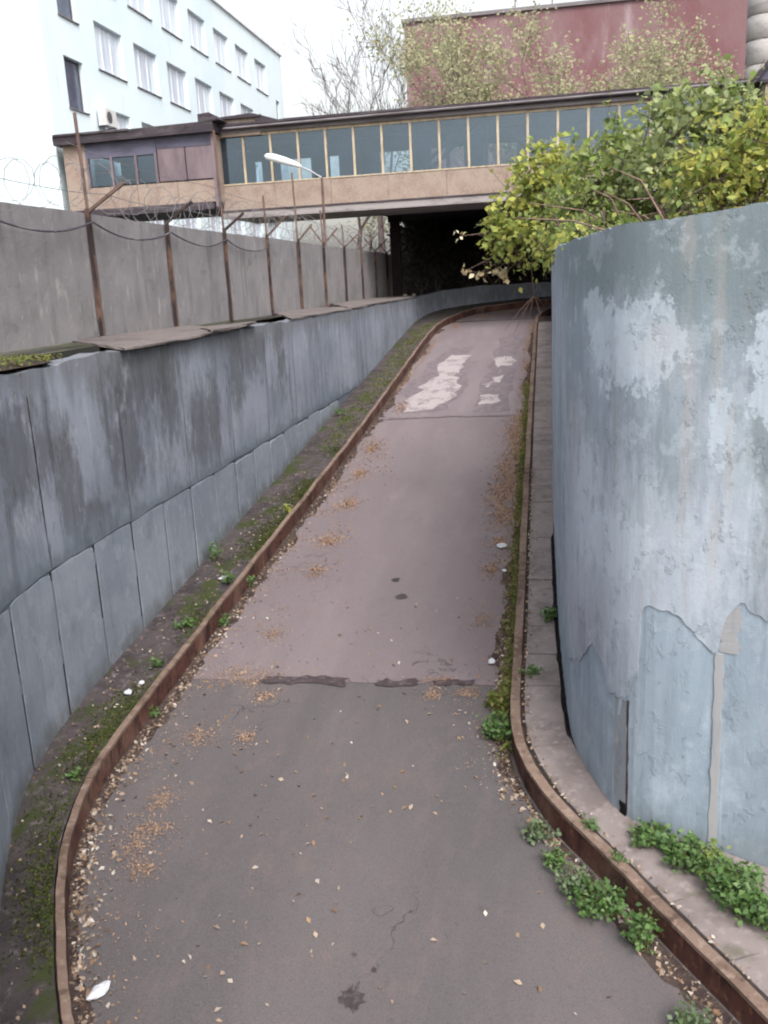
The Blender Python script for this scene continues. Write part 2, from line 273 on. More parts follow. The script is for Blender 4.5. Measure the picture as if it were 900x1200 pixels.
def right_wall_mat(lower=False):
    t = NT('right_wall_base_coat' if lower else 'right_wall_top_coat', 0.92, 0.15)
    a, b = (srgb(138, 153, 166), srgb(151, 164, 177)) if lower else (srgb(138, 150, 160), srgb(157, 166, 178))
    c = t.mix(t.ramp(t.noise('uv', (0.7, 0.5, 1), 7, 0.6), 0.36, 0.64), a, b)
    c = t.mix(t.math('MULTIPLY', t.ramp(t.noise('uv', (3.0, 0.55, 1), 8, 0.65, (3, 1, 0)), 0.5, 0.7), 0.28 if lower else 0.6), c, srgb(136, 148, 160) if lower else srgb(116, 126, 133))
    c = t.mix(t.math('MULTIPLY', t.ramp(t.noise('uv', (1.7, 1.2, 1), 8, 0.65, (8, 3, 0)), 0.52, 0.68), 0.5), c, srgb(178, 190, 203))
    if not lower:
        # grey-green weathered top, mid bands
        for cu, cv, ru, rv, o, col, am, ap in (
            (8.0, 0.15, 3.0, 0.42, 1, srgb(116, 128, 132), 0.75, 0.5), (8.45, -1.75, 0.5, 0.7, 4, srgb(128, 139, 146), 0.6, 0.7),
            (9.6, -1.55, 0.45, 0.8, 6, srgb(122, 133, 132), 0.6, 0.7), (9.0, 0.0, 1.0, 0.7, 8, srgb(118, 130, 134), 0.6, 0.7),
            (7.5, -3.3, 0.45, 0.7, 10, srgb(142, 142, 154), 0.7, 0.7), (8.5, -2.75, 0.35, 0.4, 12, srgb(124, 134, 146), 0.6, 0.7),
            (8.15, -2.6, 1.5, 0.8, 31, srgb(180, 188, 199), 0.7, 0.6), (7.0, -1.6, 0.5, 0.5, 14, srgb(150, 148, 150), 0.5, 0.9), (6.9, -2.9, 0.6, 1.3, 33, srgb(172, 176, 189), 0.75, 0.6)):
            c = t.mix(t.math('MULTIPLY', t.patch(cu, cv, ru, rv, 0.8, (3.4, 0.8, 1), 0.6, (o, o, 0)), am), c, col)
        for cu, cv, ru, rv, o, am in ((8.05, -0.66, 0.46, 0.36, 2, .72), (8.4, -0.6, 0.32, 0.36, 3, .6), (9.5, -0.85, 0.26, 0.5, 5, .7), (7.6, -0.35, 0.22, 0.2, 21, .6), (9.05, -1.35, .1, .35, 23, .45), (7.4, -2.2, .3, .6, 25, .4), (9.25, -1.9, .14, .5, 27, .35), (8.0, -2.45, .5, .3, 29, .45)):
            m = t.patch(cu, cv, ru, rv, 0.7, (3.6, 2.6, 1), 0.09, (o*3, o, 0))
            c = t.mix(t.math('MULTIPLY', m, am), c, srgb(190, 201, 212))
        for cu, cv, ru, rv, o in ((8.55, -0.65, 0.2, 0.25, 2), (6.35, -0.72, 0.22, 0.22, 4), (9.12, -1.6, 0.035, 0.55, 6), (9.0, -0.5, 0.05, 0.7, 8), (8.75, 0.2, 0.06, 0.3, 10), (9.02, -2.3, 0.04, 0.5, 12)):
            m = t.patch(cu, cv, ru, rv, 0.8, (4, 1.5, 1), 0.6, (o*2, o, 0))
            c = t.mix(t.math('MULTIPLY', m, 0.26), c, srgb(178, 168, 160))
    sd = t.ramp(t.noise('uv', (9, 0.35, 1), 7, 0.65, (4, 18, 0)), 0.5, 0.75)
    c = t.mix(t.math('MULTIPLY', sd, 0.32), c, srgb(116, 126, 136))
    st = t.ramp(t.noise('uv', (7, 0.3, 1), 7, 0.6, (14, 8, 0)), 0.54, 0.72)
    c = t.mix(t.math('MULTIPLY', st, 0.34), c, srgb(160, 150, 144) if not lower else srgb(196, 206, 216))
    for sc_, lo_, hi_, am_, col_, of_ in (((3.2, 2.4, 1), .53, .6, .30, srgb(184, 193, 203), (51, 7, 0)), ((4.5, 3.0, 1), .56, .62, .32, srgb(122, 132, 140), (57, 3, 0)), ((26, 16, 1), .58, .68, .35, srgb(126, 134, 142), (61, 3, 0)), ((70, 60, 1), .6, .7, .35, srgb(108, 114, 120), (67, 3, 0))):
        c = t.mix(t.math('MULTIPLY', t.ramp(t.noise('uv', sc_, 7, 0.72, of_), lo_, hi_), am_*(.6 if lower else 1)), c, col_)
    if lower:
        sep = t.n.new('ShaderNodeSeparateXYZ'); t.l.new(t.coord('uv'), sep.inputs[0])
        up = t.math('ADD', sep.outputs[1], t.math('MULTIPLY', t.math('SUBTRACT', t.noise('uv', (3, 2, 1), 6, 0.6, (1, 2, 3)), 0.5), 0.8))
        c = t.mix(t.math('MULTIPLY', t.ramp(up, -5.25, -4.85, 1, 0), 0.4), c, srgb(120, 124, 124))
    return t.finish(c, [t.noise('uv', (7, 1.6, 1), 8, 0.7), t.math('MULTIPLY', t.noise('uv', (38, 30, 1), 5, 0.75, (3, 3, 0)), 0.5), t.math('MULTIPLY', t.ramp(t.noise('uv', (4.5, 3.0, 1), 7, 0.72, (57, 3, 0)), .56, .62), -0.35)], 0.009)

def glass_mat():
    t = NT('gallery_glass')
    out = t.n['Material Output']
    gl = t.n.new('ShaderNodeBsdfGlossy'); gl.inputs['Roughness'].default_value = 0.06
    gl.inputs['Color'].default_value = (0.74, 0.84, 0.96, 1)
    tr = t.n.new('ShaderNodeBsdfTransparent'); tr.inputs['Color'].default_value = (0.66, 0.76, 0.82, 1)
    df = t.n.new('ShaderNodeBsdfDiffuse'); df.inputs['Color'].default_value = srgb(72, 88, 104)
    m1 = t.n.new('ShaderNodeMixShader'); m2 = t.n.new('ShaderNodeMixShader')
    t.l.new(t.ramp(t.noise('obj', (0.5, 0.5, 0.5), 4, 0.6), 0.38, 0.62, 0.02, 0.22), m1.inputs[0])
    t.l.new(tr.outputs[0], m1.inputs[1]); t.l.new(df.outputs[0], m1.inputs[2])
    m2.inputs[0].default_value = 0.09
    t.l.new(m1.outputs[0], m2.inputs[1]); t.l.new(gl.outputs[0], m2.inputs[2])
    t.l.new(m2.outputs[0], out.inputs['Surface'])
    return t.m
M['glass'] = glass_mat()

# ------------------------------------------------------------------ mesh helpers
class MB:
    def __init__(s): s.v = []; s.f = []; s.uv = {}
    def add(s, vs, fs):
        o = len(s.v); s.v += [tuple(p) for p in vs]; s.f += [tuple(i+o for i in f) for f in fs]; return s
    def box(s, a, b):
        x0, y0, z0 = a; x1, y1, z1 = b
        return s.add([(x0,y0,z0),(x1,y0,z0),(x1,y1,z0),(x0,y1,z0),(x0,y0,z1),(x1,y0,z1),(x1,y1,z1),(x0,y1,z1)],
                     [(0,3,2,1),(4,5,6,7),(0,1,5,4),(1,2,6,5),(2,3,7,6),(3,0,4,7)])
    def hexa(s, bottom, top):
        return s.add(list(bottom)+list(top), [(0,3,2,1),(4,5,6,7),(0,1,5,4),(1,2,6,5),(2,3,7,6),(3,0,4,7)])
    def beam(s, a, b, w, h):
        a = Vector(a); b = Vector(b); d = (b-a).normalized()
        up = Vector((0,0,1)) if abs(d.z) < 0.95 else Vector((0,1,0))
        x = d.cross(up).normalized()*w/2; y = x.cross(d).normalized()*h/2
        return s.hexa([a-x-y, a+x-y, a+x+y, a-x+y], [b-x-y, b+x-y, b+x+y, b-x+y])
    def tube(s, pts, rad, n=6, caps=True):
        pts = [Vector(p) for p in pts]; k = len(pts)
        rs = rad if isinstance(rad, (list, tuple)) else [rad]*k
        o = len(s.v); ref = None
        for i, p in enumerate(pts):
            d = (pts[min(i+1,k-1)]-pts[max(i-1,0)])
            d = d.normalized() if d.length > 1e-9 else Vector((0,0,1))
            if ref is None: ref = Vector((0,0,1)) if abs(d.z) < 0.9 else Vector((1,0,0))
            x = d.cross(ref).normalized(); y = d.cross(x); ref = x.cross(d) if False else ref
            if abs(d.dot(ref)) > 0.97: ref = Vector((1,0,0)) if abs(d.x) < 0.9 else Vector((0,1,0)); x = d.cross(ref).normalized(); y = d.cross(x)
            for j in range(n):
                a = 2*math.pi*j/n; s.v.append(tuple(p+(x*math.cos(a)+y*math.sin(a))*rs[i]))
        for i in range(k-1):
            for j in range(n):
                s.f.append((o+i*n+j, o+i*n+(j+1)%n, o+(i+1)*n+(j+1)%n, o+(i+1)*n+j))
        if caps:
            s.f.append(tuple(o+j for j in range(n))[::-1]); s.f.append(tuple(o+(k-1)*n+j for j in range(n)))
        return s
    def build(s, name, mat, parent=None, smooth=False, uvf=None):
        me = bpy.data.meshes.new(name); me.from_pydata(s.v, [], s.f)
        if uvf:
            ul = me.uv_layers.new(name='UVMap'); vv = np.array([uvf[i] for i in range(len(s.v))], dtype=np.float32)
            li = np.zeros(len(me.loops), dtype=np.int32); me.loops.foreach_get('vertex_index', li)
            ul.data.foreach_set('uv', vv[li].ravel())
        if smooth: me.polygons.foreach_set('use_smooth', [True]*len(me.polygons))
        me.materials.append(mat if not isinstance(mat, str) else M[mat]); me.update()
        o = bpy.data.objects.new(name, me); COL.objects.link(o)
        if parent: o.parent = parent
        return o

def obj_from_arrays(name, verts, faces, mat, parent=None):
    me = bpy.data.meshes.new(name)
    nv, nf, k = len(verts), len(faces), faces.shape[1]
    me.vertices.add(nv); me.vertices.foreach_set('co', np.asarray(verts, np.float32).ravel())
    me.loops.add(nf*k); me.loops.foreach_set('vertex_index', np.asarray(faces, np.int32).ravel())
    me.polygons.add(nf); me.polygons.foreach_set('loop_start', np.arange(0, nf*k, k, dtype=np.int32))
    me.update(calc_edges=True); me.validate()
    me.materials.append(M[mat])
    o = bpy.data.objects.new(name, me); COL.objects.link(o)
    if parent: o.parent = parent
    return o

def tag(o, label=None, cat=None, group=None, kind=None):
    if label: o['label'] = label
    if cat: o['category'] = cat
    if group: o['group'] = group
    if kind: o['kind'] = kind
    return o
def empty(name, loc, label, cat, group=None):
    o = bpy.data.objects.new(name, None); o.location = loc; o.empty_display_size = 0.1
    COL.objects.link(o); return tag(o, label, cat, group)
def under(o, parent):
    """parent an object whose mesh is in world coordinates under an empty at its base"""
    o.parent = parent
    o.matrix_parent_inverse = Matrix.Translation(-parent.location)
    return o
def struct(o): o['kind'] = 'structure'; return o

rng = np.random.default_rng(11)
random.seed(5)

def leaf_cloud(pts, size, aspect=0.55, up=0.4, var=0.4, fold=0.22, droop=None, nrm=None):
    """two-triangle folded leaves at pts; returns verts, faces"""
    n = len(pts)
    d = rng.normal(size=(n,3)); d[:,2] *= 0.7
    if droop is not None: d += np.asarray(droop)
    d /= np.linalg.norm(d, axis=1)[:,None]
    w = rng.normal(size=(n,3)); w[:,2] += up*2.2
    if nrm is not None: w = np.asarray(nrm)[None,:] + rng.normal(size=(n,3))*0.35
    x = np.cross(d, w); x /= np.linalg.norm(x, axis=1)[:,None]+1e-9
    nn = np.cross(x, d)
    L = (size*(1+var*rng.uniform(-1,1,size=n)))[:,None]
    b = pts - d*L*0.5; t = pts + d*L*0.5; m = pts - d*L*0.08
    l = m - x*L*aspect*0.5 + nn*L*fold; r = m + x*L*aspect*0.5 + nn*L*fold
    V = np.stack([b, r, t, l], axis=1).reshape(-1,3)
    i = np.arange(n)*4
    F = np.concatenate([np.stack([i,i+1,i+2],1), np.stack([i,i+2,i+3],1)])
    return V, F

# ------------------------------------------------------------------ plan of the ramp (metres, camera level = 0)
def zr(y): return -6.35 + 0.1*y if y < 46 else -1.75 + 0.075*(y-46)     # road surface
def zk(y): return zr(y) + 0.30                                          # kerb top and ledges

def smooth_line(pts, step=0.35):
    """Catmull-Rom through the points, resampled"""
    P = [np.array(p, float) for p in pts]; out = []
    for i in range(len(P)-1):
        p0 = P[max(i-1,0)]; p1 = P[i]; p2 = P[i+1]; p3 = P[min(i+2,len(P)-1)]
        L = np.linalg.norm(p2-p1); a = min(1, L/max(np.linalg.norm(p1-p0),1e-6)) ; b = min(1, L/max(np.linalg.norm(p3-p2),1e-6))
        m1 = (p2-p0)/2*(1 if np.linalg.norm(p1-p0) < 3*L else 1); m2 = (p3-p1)/2
        m1 *= min(1.0, 1.2*L/max(np.linalg.norm(m1),1e-6)); m2 *= min(1.0, 1.2*L/max(np.linalg.norm(m2),1e-6))
        n = max(2, int(L/step))
        for k in range(n):
            t = k/n
            out.append((2*t**3-3*t**2+1)*p1+(t**3-2*t**2+t)*m1+(-2*t**3+3*t**2)*p2+(t**3-t**2)*m2)
    out.append(P[-1]); return np.array(out)

LK = smooth_line([(-1.9,3.3),(-2.9,4.35),(-3.81,5.56),(-4.36,6.5),(-4.80,7.4),(-5.08,8.42),(-5.15,9.42),(-5.15,10.6),(-5.13,12.1),(-5.08,15),(-5.0,19),(-4.93,25),(-4.93,32),(-4.93,39),(-4.62,43.1),(-3.4,46.7),(-1.7,48.2),(-.5,49.0),(2,49.8),(8,50.6)])
RK = smooth_line([(8,49.0),(4,48.3),(1.0,46.6),(-.2,44.2),(-.47,41.0),(-.49,36),(-.49,25.2),(-.47,17.1),(-.45,12.24),(-.45,10.44),(-.37,9.54),(-.04,8.64),(.43,7.9),(.84,7.27),(1.24,6.65),(1.54,6.19),(2.1,5.3),(2.7,4.4)])
LWpts = [(-3.0,3.6),(-4.0,5.0),(-4.75,6.1),(-5.22,7.0),(-5.50,7.65),(-5.76,8.4),(-5.92,9.2),(-6,10.4),(-6,20),(-6,30),(-6,41),(-5.9,43.5),(-5.45,46),(-4.3,48.1),(-2.4,49.6),(-.3,50.6),(3,51.4),(9,52.1)]
RWpts = [(0.10,16.5),(0.12,14),(0.14,12.25),(0.24,9.74),(.48,8.82),(.74,8.35),(1.1,8.1),(1.5,7.95),(2.0,7.7),(2.8,7.2),(4.0,6.4),(5.6,5.2)]

class Line:
    def __init__(s, pts):
        s.p = np.array(pts, float); d = np.diff(s.p, axis=0); s.l = np.linalg.norm(d, axis=1)
        s.s = np.concatenate([[0], np.cumsum(s.l)]); s.L = s.s[-1]
    def at(s, t):
        return np.array([np.interp(t, s.s, s.p[:,0]), np.interp(t, s.s, s.p[:,1])])
    def nrm(s, t, left=True, eps=0.05):
        a, b = s.at(max(t-eps,0)), s.at(min(t+eps,s.L)); d = (b-a)/np.linalg.norm(b-a)
        return np.array([-d[1], d[0]]) if left else np.array([d[1], -d[0]])
    def arc_of_y(s, y): return float(np.interp(y, s.p[:,1], s.s))
LKL, RKL, LWL = Line(LK), Line(RK), Line(smooth_line(LWpts, 0.5)); 
RWL = Line(RWpts)
LW0 = LWL.arc_of_y(10.4) - 10.4          # arc length of the left wall = Y + LW0 on the straight run
RKr = Line(RK[::-1])

M['left_wall'] = left_wall_mat(); M['panel'] = panel_mat()
M['right_top'] = right_wall_mat(False); M['right_low'] = right_wall_mat(True)

# ------------------------------------------------------------------ road
def road_strip(name, y0, y1, mat, dz=0.0):
    mb = MB(); n = max(4, int((y1-y0)/0.5)); m = 14
    ys = np.linspace(y0, y1, n+1)
    lx = lambda y: float(np.interp(y, LK[:,1], LK[:,0])) - 0.1
    rx = lambda y: float(np.interp(-y, -RK[:,1], RK[:,0])) + 0.1
    for y in ys:
        for j in range(m+1):
            x = lx(y) + (rx(y)-lx(y))*j/m
            mb.v.append((x, y, zr(y) + dz + 0.012*math.sin(x*1.7+y*.9)*math.sin(y*.6-x) ))
    for i in range(n):
        for j in range(m):
            a = i*(m+1)+j; mb.f.append((a, a+1, a+m+2, a+m+1))
    return struct(mb.build(name, mat, smooth=True))
tag(road_strip('road', 3.3, 11.28, 'road_near'), 'grey asphalt of the ramp in the foreground', 'road')
tag(road_strip('road', 11.28, 25.9, 'road_mid', 0.004), 'pinkish asphalt of the ramp in the middle distance', 'road')
tag(road_strip('road', 25.9, 44.0, 'road_far'), 'patched grey asphalt at the far upper end of the ramp', 'road')
# the bend to the right at the top of the ramp
mb = MB()
lp = [(x, y) for x, y in LK if y > 43.9]; rp = [(x, y) for x, y in RK[::-1] if y > 43.9]
ls, rs_ = Line(lp), Line(rp)
for i in range(25):
    a = ls.at(ls.L*i/24); b = rs_.at(rs_.L*i/24)
    for j in range(7):
        p = a + (b-a)*j/6; mb.v.append((p[0], p[1], zr(p[1]) - 0.002))
for i in range(24):
    for j in range(6):
        q = i*7+j; mb.f.append((q, q+1, q+8, q+7))
tag(struct(mb.build('road', 'road_far')), 'asphalt bending right in front of the dark underpass', 'road')

def flat_blot(name, outline, mat, dz=0.006, parent=None, thick=None):
    """irregular thin sheet lying on the road, outline as XY points"""
    mb = MB(); c = np.mean(outline, axis=0); n = len(outline)
    f = lambda p: zr(p[1]) + dz + 0.012*math.sin(p[0]*1.7+p[1]*.9)*math.sin(p[1]*.6-p[0]) + (0.004 if 11.28 < p[1] < 25.9 else 0)
    rings = [1.0, 0.66, 0.33]
    for r in rings:
        for p in outline:
            q = c + (np.array(p)-c)*r; mb.v.append((q[0], q[1], f(q)))
    mb.v.append((c[0], c[1], f(c)))
    for k in range(2):
        for i in range(n): mb.f.append((k*n+i, k*n+(i+1)%n, (k+1)*n+(i+1)%n, (k+1)*n+i))
    for i in range(n): mb.f.append((2*n+i, 2*n+(i+1)%n, 3*n))
    return mb.build(name, mat, parent)
def ragged(pts, amp, sub=5):
    P = [np.array(p, float) for p in pts]; out = []
    for i in range(len(P)):
        a, b = P[i], P[(i+1)%len(P)]
        for k in range(sub): out.append(a+(b-a)*k/sub + rng.normal(size=2)*amp)
    return out
road_objs = [o for o in bpy.data.objects if o.name.startswith('road')]
r_near, r_mid, r_far = road_objs[0], road_objs[1], road_objs[2]
# joints of tar across the road
flat_blot('tar_joint', ragged([(-3.9,11.16),(-3.4,11.22),(-2.7,11.18),(-2.7,11.36),(-3.3,11.40),(-3.9,11.34)], 0.03), 'tar', 0.016, r_near)
flat_blot('tar_joint', ragged([(-2.3,11.18),(-1.75,11.22),(-1.75,11.36),(-2.3,11.34)], 0.03), 'tar', 0.016, r_near)
flat_blot('tar_joint', ragged([(-1.55,11.22),(-1.0,11.28),(-1.0,11.36),(-1.55,11.34)], 0.025), 'tar', 0.016, r_near)
flat_blot('tar_joint', ragged([(-4.75,25.72),(-2.5,25.8),(-.7,25.78),(-.7,25.98),(-2.5,25.98),(-4.75,25.95)], 0.03, 8), 'dark_patch', 0.016, r_far)
# worn pale and dark patches of the far section
flat_blot('dark_patch', ragged([(-4.4,26.6),(-3.0,26.6),(-2.6,30),(-2.9,34),(-2.9,37.2),(-3.8,37.0),(-4.2,33),(-4.5,30)], 0.14), 'dark_patch', 0.006, r_far)
flat_blot('dark_patch', ragged([(-2.0,26.3),(-1.2,26.3),(-1.1,31),(-1.3,34),(-1.0,38),(-1.1,41),(-1.9,39),(-2.0,34),(-2.2,30)], 0.12), 'dark_patch', 0.006, r_far)
flat_blot('worn_patch', ragged([(-4.15,26.5),(-3.3,26.9),(-2.75,28.6),(-2.8,30.2),(-3.1,31.6),(-3.0,33),(-2.95,35.4),(-3.65,35.4),(-3.9,33),(-3.6,31.6),(-4.2,30),(-3.6,28.9),(-4.25,28.2)], 0.09, 4), 'pale_patch', 0.012, r_far)
flat_blot('worn_patch', ragged([(-2.05,27.2),(-1.45,27.3),(-1.4,28.6),(-1.95,28.5)], 0.07), 'pale_patch', 0.012, r_far)
flat_blot('worn_patch', ragged([(-1.95,29.6),(-1.4,30.1),(-1.45,31.3),(-1.6,31.2),(-1.95,30.2)], 0.07), 'pale_patch', 0.012, r_far)
flat_blot('worn_patch', ragged([(-1.8,32.8),(-1.2,33.2),(-1.15,34.8),(-1.9,34.6)], 0.08), 'pale_patch', 0.012, r_far)
# oil stains
def blob(cx, cy, rx, ry, n=22, amp=0.16):
    return [(cx+rx*math.cos(2*math.pi*i/n)*(1+rng.normal()*amp), cy+ry*math.sin(2*math.pi*i/n)*(1+rng.normal()*amp)) for i in range(n)]
for cx, cy, rx, ry in ((-1.63,6.25,.10,.12),(-1.52,5.62,.12,.06),(-1.5,6.55,.025,.03),(-1.7,6.7,.02,.02)):
    flat_blot('oil_stain', blob(cx, cy, rx, ry, 26, 0.22), 'oil', 0.006, r_near)
flat_blot('oil_stain', blob(-2.35, 14.0, .1, .1), 'oil', 0.006, r_mid)
flat_blot('oil_stain', blob(-2.55, 14.65, .07, .09), 'oil', 0.006, r_mid)

# ------------------------------------------------------------------ ledges, kerbs
def ribbon(name, a, b, n, m, zf, mat, crown=0.0):
    mb = MB()
    for i in range(n+1):
        p, q = a.at(a.L*i/n), b.at(b.L*i/n)
        for j in range(m+1):
            r = p+(q-p)*j/m; mb.v.append((r[0], r[1], zf(r[1]) + crown*(rng.uniform(-1,1))))
    for i in range(n):
        for j in range(m): k = i*(m+1)+j; mb.f.append((k, k+1, k+m+2, k+m+1))
    return struct(mb.build(name, mat, smooth=True))
def sub_line(line, y0, y1, n=160):
    """points of a line whose arc runs from first y>=y0 to y1 (monotone in y)"""
    s0, s1 = line.arc_of_y(y0), line.arc_of_y(y1)
    return Line([line.at(s0+(s1-s0)*i/n) for i in range(n+1)])
lk_in = Line([LKL.at(t) + LKL.nrm(t)*0.04 for t in np.linspace(0, LKL.L, 220)])
lw_out = Line([LWL.at(t) + LWL.nrm(t)*0.08 for t in np.linspace(0, LWL.L, 220)])
tag(ribbon('left_ledge', lk_in, lw_out, 220, 6, lambda y: zk(y)-0.025, 'ledge', 0.012), 'mossy concrete ledge between left kerb and wall', 'ledge')
rk_seg = Line([p for p in RK[::-1] if p[1] < 43])
rw_back = Line([(6.2,4.0),(5.6,5.2),(4.0,6.4),(2.8,7.2),(2.0,7.7),(1.5,7.95),(1.1,8.1),(.74,8.35),(.48,8.82),(.24,9.74),(.14,12.25),(.12,14),(.1,16.5),(.42,17.0),(.42,30),(.42,43)])
# bed under the right-hand slabs
def right_line_y(line_pts, y):
    P = sorted([tuple(p) for p in line_pts], key=lambda p: p[1]); return float(np.interp(y, [p[1] for p in P], [p[0] for p in P]))
ys = list(np.linspace(4.45, 10, 40)) + list(np.linspace(10.3, 43, 70))
mb = MB()
for y in ys:
    x0 = right_line_y(RK, y)+0.05; x1 = right_line_y(rw_back.p, y)+0.15 if y > 5 else right_line_y(RK, y)+3.2
    for j in range(4): mb.v.append((x0+(x1-x0)*j/3, y, zk(y)-0.05))
for i in range(len(ys)-1):
    for j in range(3): k = i*4+j; mb.f.append((k, k+1, k+5, k+4))
right_ledge = tag(struct(mb.build('right_ledge', 'soil')), 'footway bed between right kerb and curved wall', 'ledge')
# slabs of the right footway, each one its own piece
yb = [4.6,5.35,6.0,6.62,7.22,7.8,8.3,8.85,9.45,10.1,10.8,11.6,12.4,13.2,14.0,14.9,15.8,16.7,17.7,18.7,19.8,20.9,22.1,23.3,24.6,26,27.5,29,31,33,35.5,38,41]
for i in range(len(yb)-1):
    y0, y1 = yb[i]+0.012, yb[i+1]-0.012
    skew = 0.0 if y0 > 10 else (10-y0)*0.16
    def ed(y, side):
        if side == 0: return right_line_y(RK, y)+0.15
        return right_line_y(rw_back.p, y + skew)-0.012 - (0.05 if 9.6 < y < 16 else 0)
    top = []; dz = rng.uniform(-0.01, 0.012)
    L0 = [(ed(y0 + (y1-y0)*k/4, 0), y0 + (y1-y0)*k/4) for k in range(5)]
    R0 = [(ed(y0 + (y1-y0)*k/4, 1), y0 + skew + (y1-y0)*k/4) for k in range(5)]
    mb = MB()
    for (a, b) in zip(L0, R0):
        for j, p in enumerate((a, b)):
            mb.v.append((p[0], p[1], zk(p[1]) + dz + rng.uniform(-.004,.004)))
            mb.v.append((p[0], p[1], zk(p[1]) - 0.07))
    for k in range(4):
        o = k*4; mb.f += [(o, o+2, o+6, o+4), (o+1, o, o+4, o+5), (o+2, o+3, o+7, o+6)]
    mb.f += [(1, 3, 2, 0), (16, 18, 19, 17)]
    mb.build('paving_slab', 'slab', right_ledge)

def kerb(line, name, label, side, step, t0=0, t1=None):
    """steel-faced kerb in lengths: upright face + lighter top strip"""
    t1 = t1 or line.L
    root = tag(struct(MB().add([(0,0,0)], []).build(name, 'rust')), label, 'kerb') if False else None
    t = t0; first = None
    holder = bpy.data.objects.new(name, None); COL.objects.link(holder); tag(holder, label, 'kerb', None, 'structure')
    while t < t1-0.3:
        e = min(t+step*random.uniform(.85,1.15), t1); n = max(3, int((e-t)/0.16))
        face = MB(); top = MB(); j0 = random.uniform(-.012,.012)
        for i in range(n+1):
            u = t+0.006+(e-t-0.012)*i/n; p = line.at(u); nv = line.nrm(u, side == 'L')
            wob = 0.008*math.sin(u*3.1)+j0+rng.normal()*.0025; p = p + nv*(rng.normal()*.0025+.004*math.sin(u*1.9))
            o1, o2 = (0.055, 0.02) if side == 'L' else (0.01, 0.10)
            a = p - nv*o1; c = p + nv*o2
            zt = zk(p[1]) + wob
            face.v += [(a[0],a[1],zr(p[1])-0.06),(a[0],a[1],zt-0.012),(c[0],c[1],zt-0.012),(c[0],c[1],zr(p[1])-0.06)]
            a2 = p - nv*(o1+0.01)
            c2 = p + nv*(o2-0.008)
            top.v += [(a2[0],a2[1],zt-0.03),(a2[0],a2[1],zt+0.008),(c2[0],c2[1],zt+0.008),(c2[0],c2[1],zt-0.03)]
        for M_ in (face, top):
            for i in range(n):
                o = i*4
                for k in range(4): M_.f.append((o+k, o+(k+1)%4, o+4+(k+1)%4, o+4+k))
            M_.f += [(3,2,1,0), (n*4, n*4+1, n*4+2, n*4+3)]
        fo = face.build('kerb_length', 'rust', holder)
        top.build('kerb_edge', 'rust_top', fo)
        t = e
    return holder
kerb(LKL, 'left_kerb', 'rusty brown kerb along the left edge of the ramp', 'L', 6.0)
kerb(RKr, 'right_kerb', 'rusty brown kerb curving along the right edge of the ramp', 'R', 5.0)

# ------------------------------------------------------------------ left retaining wall
LT = lambda y: -0.74 - 0.05*max(0, min(1, (12-y)/3)) if y < 44 else -0.74 + min(1, (y-44)/5)*0.36
def wall_shell(name, line, t0, t1, zb, zt, thick, side, mat, parent, step=0.35, rows=8, jitter=0.0, zbot=None):
    mb = MB(); uv = []
    n = max(2, int((t1-t0)/step)); per = rows+1+2
    for i in range(n+1):
        u = t0+(t1-t0)*i/n; p = line.at(u); nv = line.nrm(u, side == 'L'); b = zb(p[1]); tp = zt(p[1], u)
        q = p + nv*thick
        for k in range(rows+1):
            z = b+(tp-b)*k/rows; j = jitter*rng.normal() if 0 < k < rows else 0
            mb.v.append((p[0]+nv[0]*j, p[1]+nv[1]*j, z)); uv.append((u, z))
        mb.v.append((q[0], q[1], tp)); uv.append((u, tp)); mb.v.append((q[0], q[1], b)); uv.append((u, b))
    for i in range(n):
        for k in range(per-1):
            a = i*per+k; mb.f.append((a, a+1, a+per+1, a+per) if side == 'L' else (a, a+per, a+per+1, a+1))
    mb.f.append(tuple(range(per))); mb.f.append(tuple(n*per+k for k in range(per))[::-1])
    o = mb.build(name, mat, None, uvf=uv)
    return o
lw = empty('retaining_wall', (-6, 20, -4), 'long streaked grey concrete retaining wall along the left of the ramp', 'wall')
o = wall_shell('wall_body', LWL, 0, LWL.L, lambda y: zk(y)-0.4, lambda y, u: LT(y) + 0.018*math.sin(u*2.3)+0.012*math.sin(u*7.1), 0.28, 'L', 'left_wall', None, 0.3, 10, 0.006)
under(o, lw)
# lower panels, proud of the wall by a few centimetres, open joints between them
jy = [LW0+9.84]
js = []
t = LW0+9.84-1.17*6
while t < LW0+27: js.append(t); t += 1.17
for i in range(len(js)-1):
    t0, t1 = js[i]+0.026+rng.uniform(0,.02), js[i+1]-0.026-rng.uniform(0,.02)
    if t0 < 0.05: continue
    ym = LWL.at((t0+t1)/2)[1]
    topz = -3.2 + rng.uniform(-.03,.03)
    if zk(ym) > topz-0.12: continue
    mb = MB(); proud = 0.020+rng.uniform(-.006,.006)
    for k in range(7):
        u = t0+(t1-t0)*k/6; p = LWL.at(u); nv = LWL.nrm(u); a = p - nv*proud; b = p - nv*(-0.02)
        tz = topz + rng.uniform(-.012,.012) - (0.02 if k in (0,6) else 0)
        mb.v += [(a[0],a[1],zk(p[1])-0.1),(a[0],a[1],tz-0.02),(b[0],b[1],tz+0.01),(b[0],b[1],zk(p[1])-0.1)]
    for k in range(6):
        o_ = k*4
        for e in range(4): mb.f.append((o_+e, o_+4+e, o_+4+(e+1)%4, o_+(e+1)%4))
    mb.f += [(0,1,2,3),(27,26,25,24)]
    under(mb.build('lower_panel', 'panel'), lw)
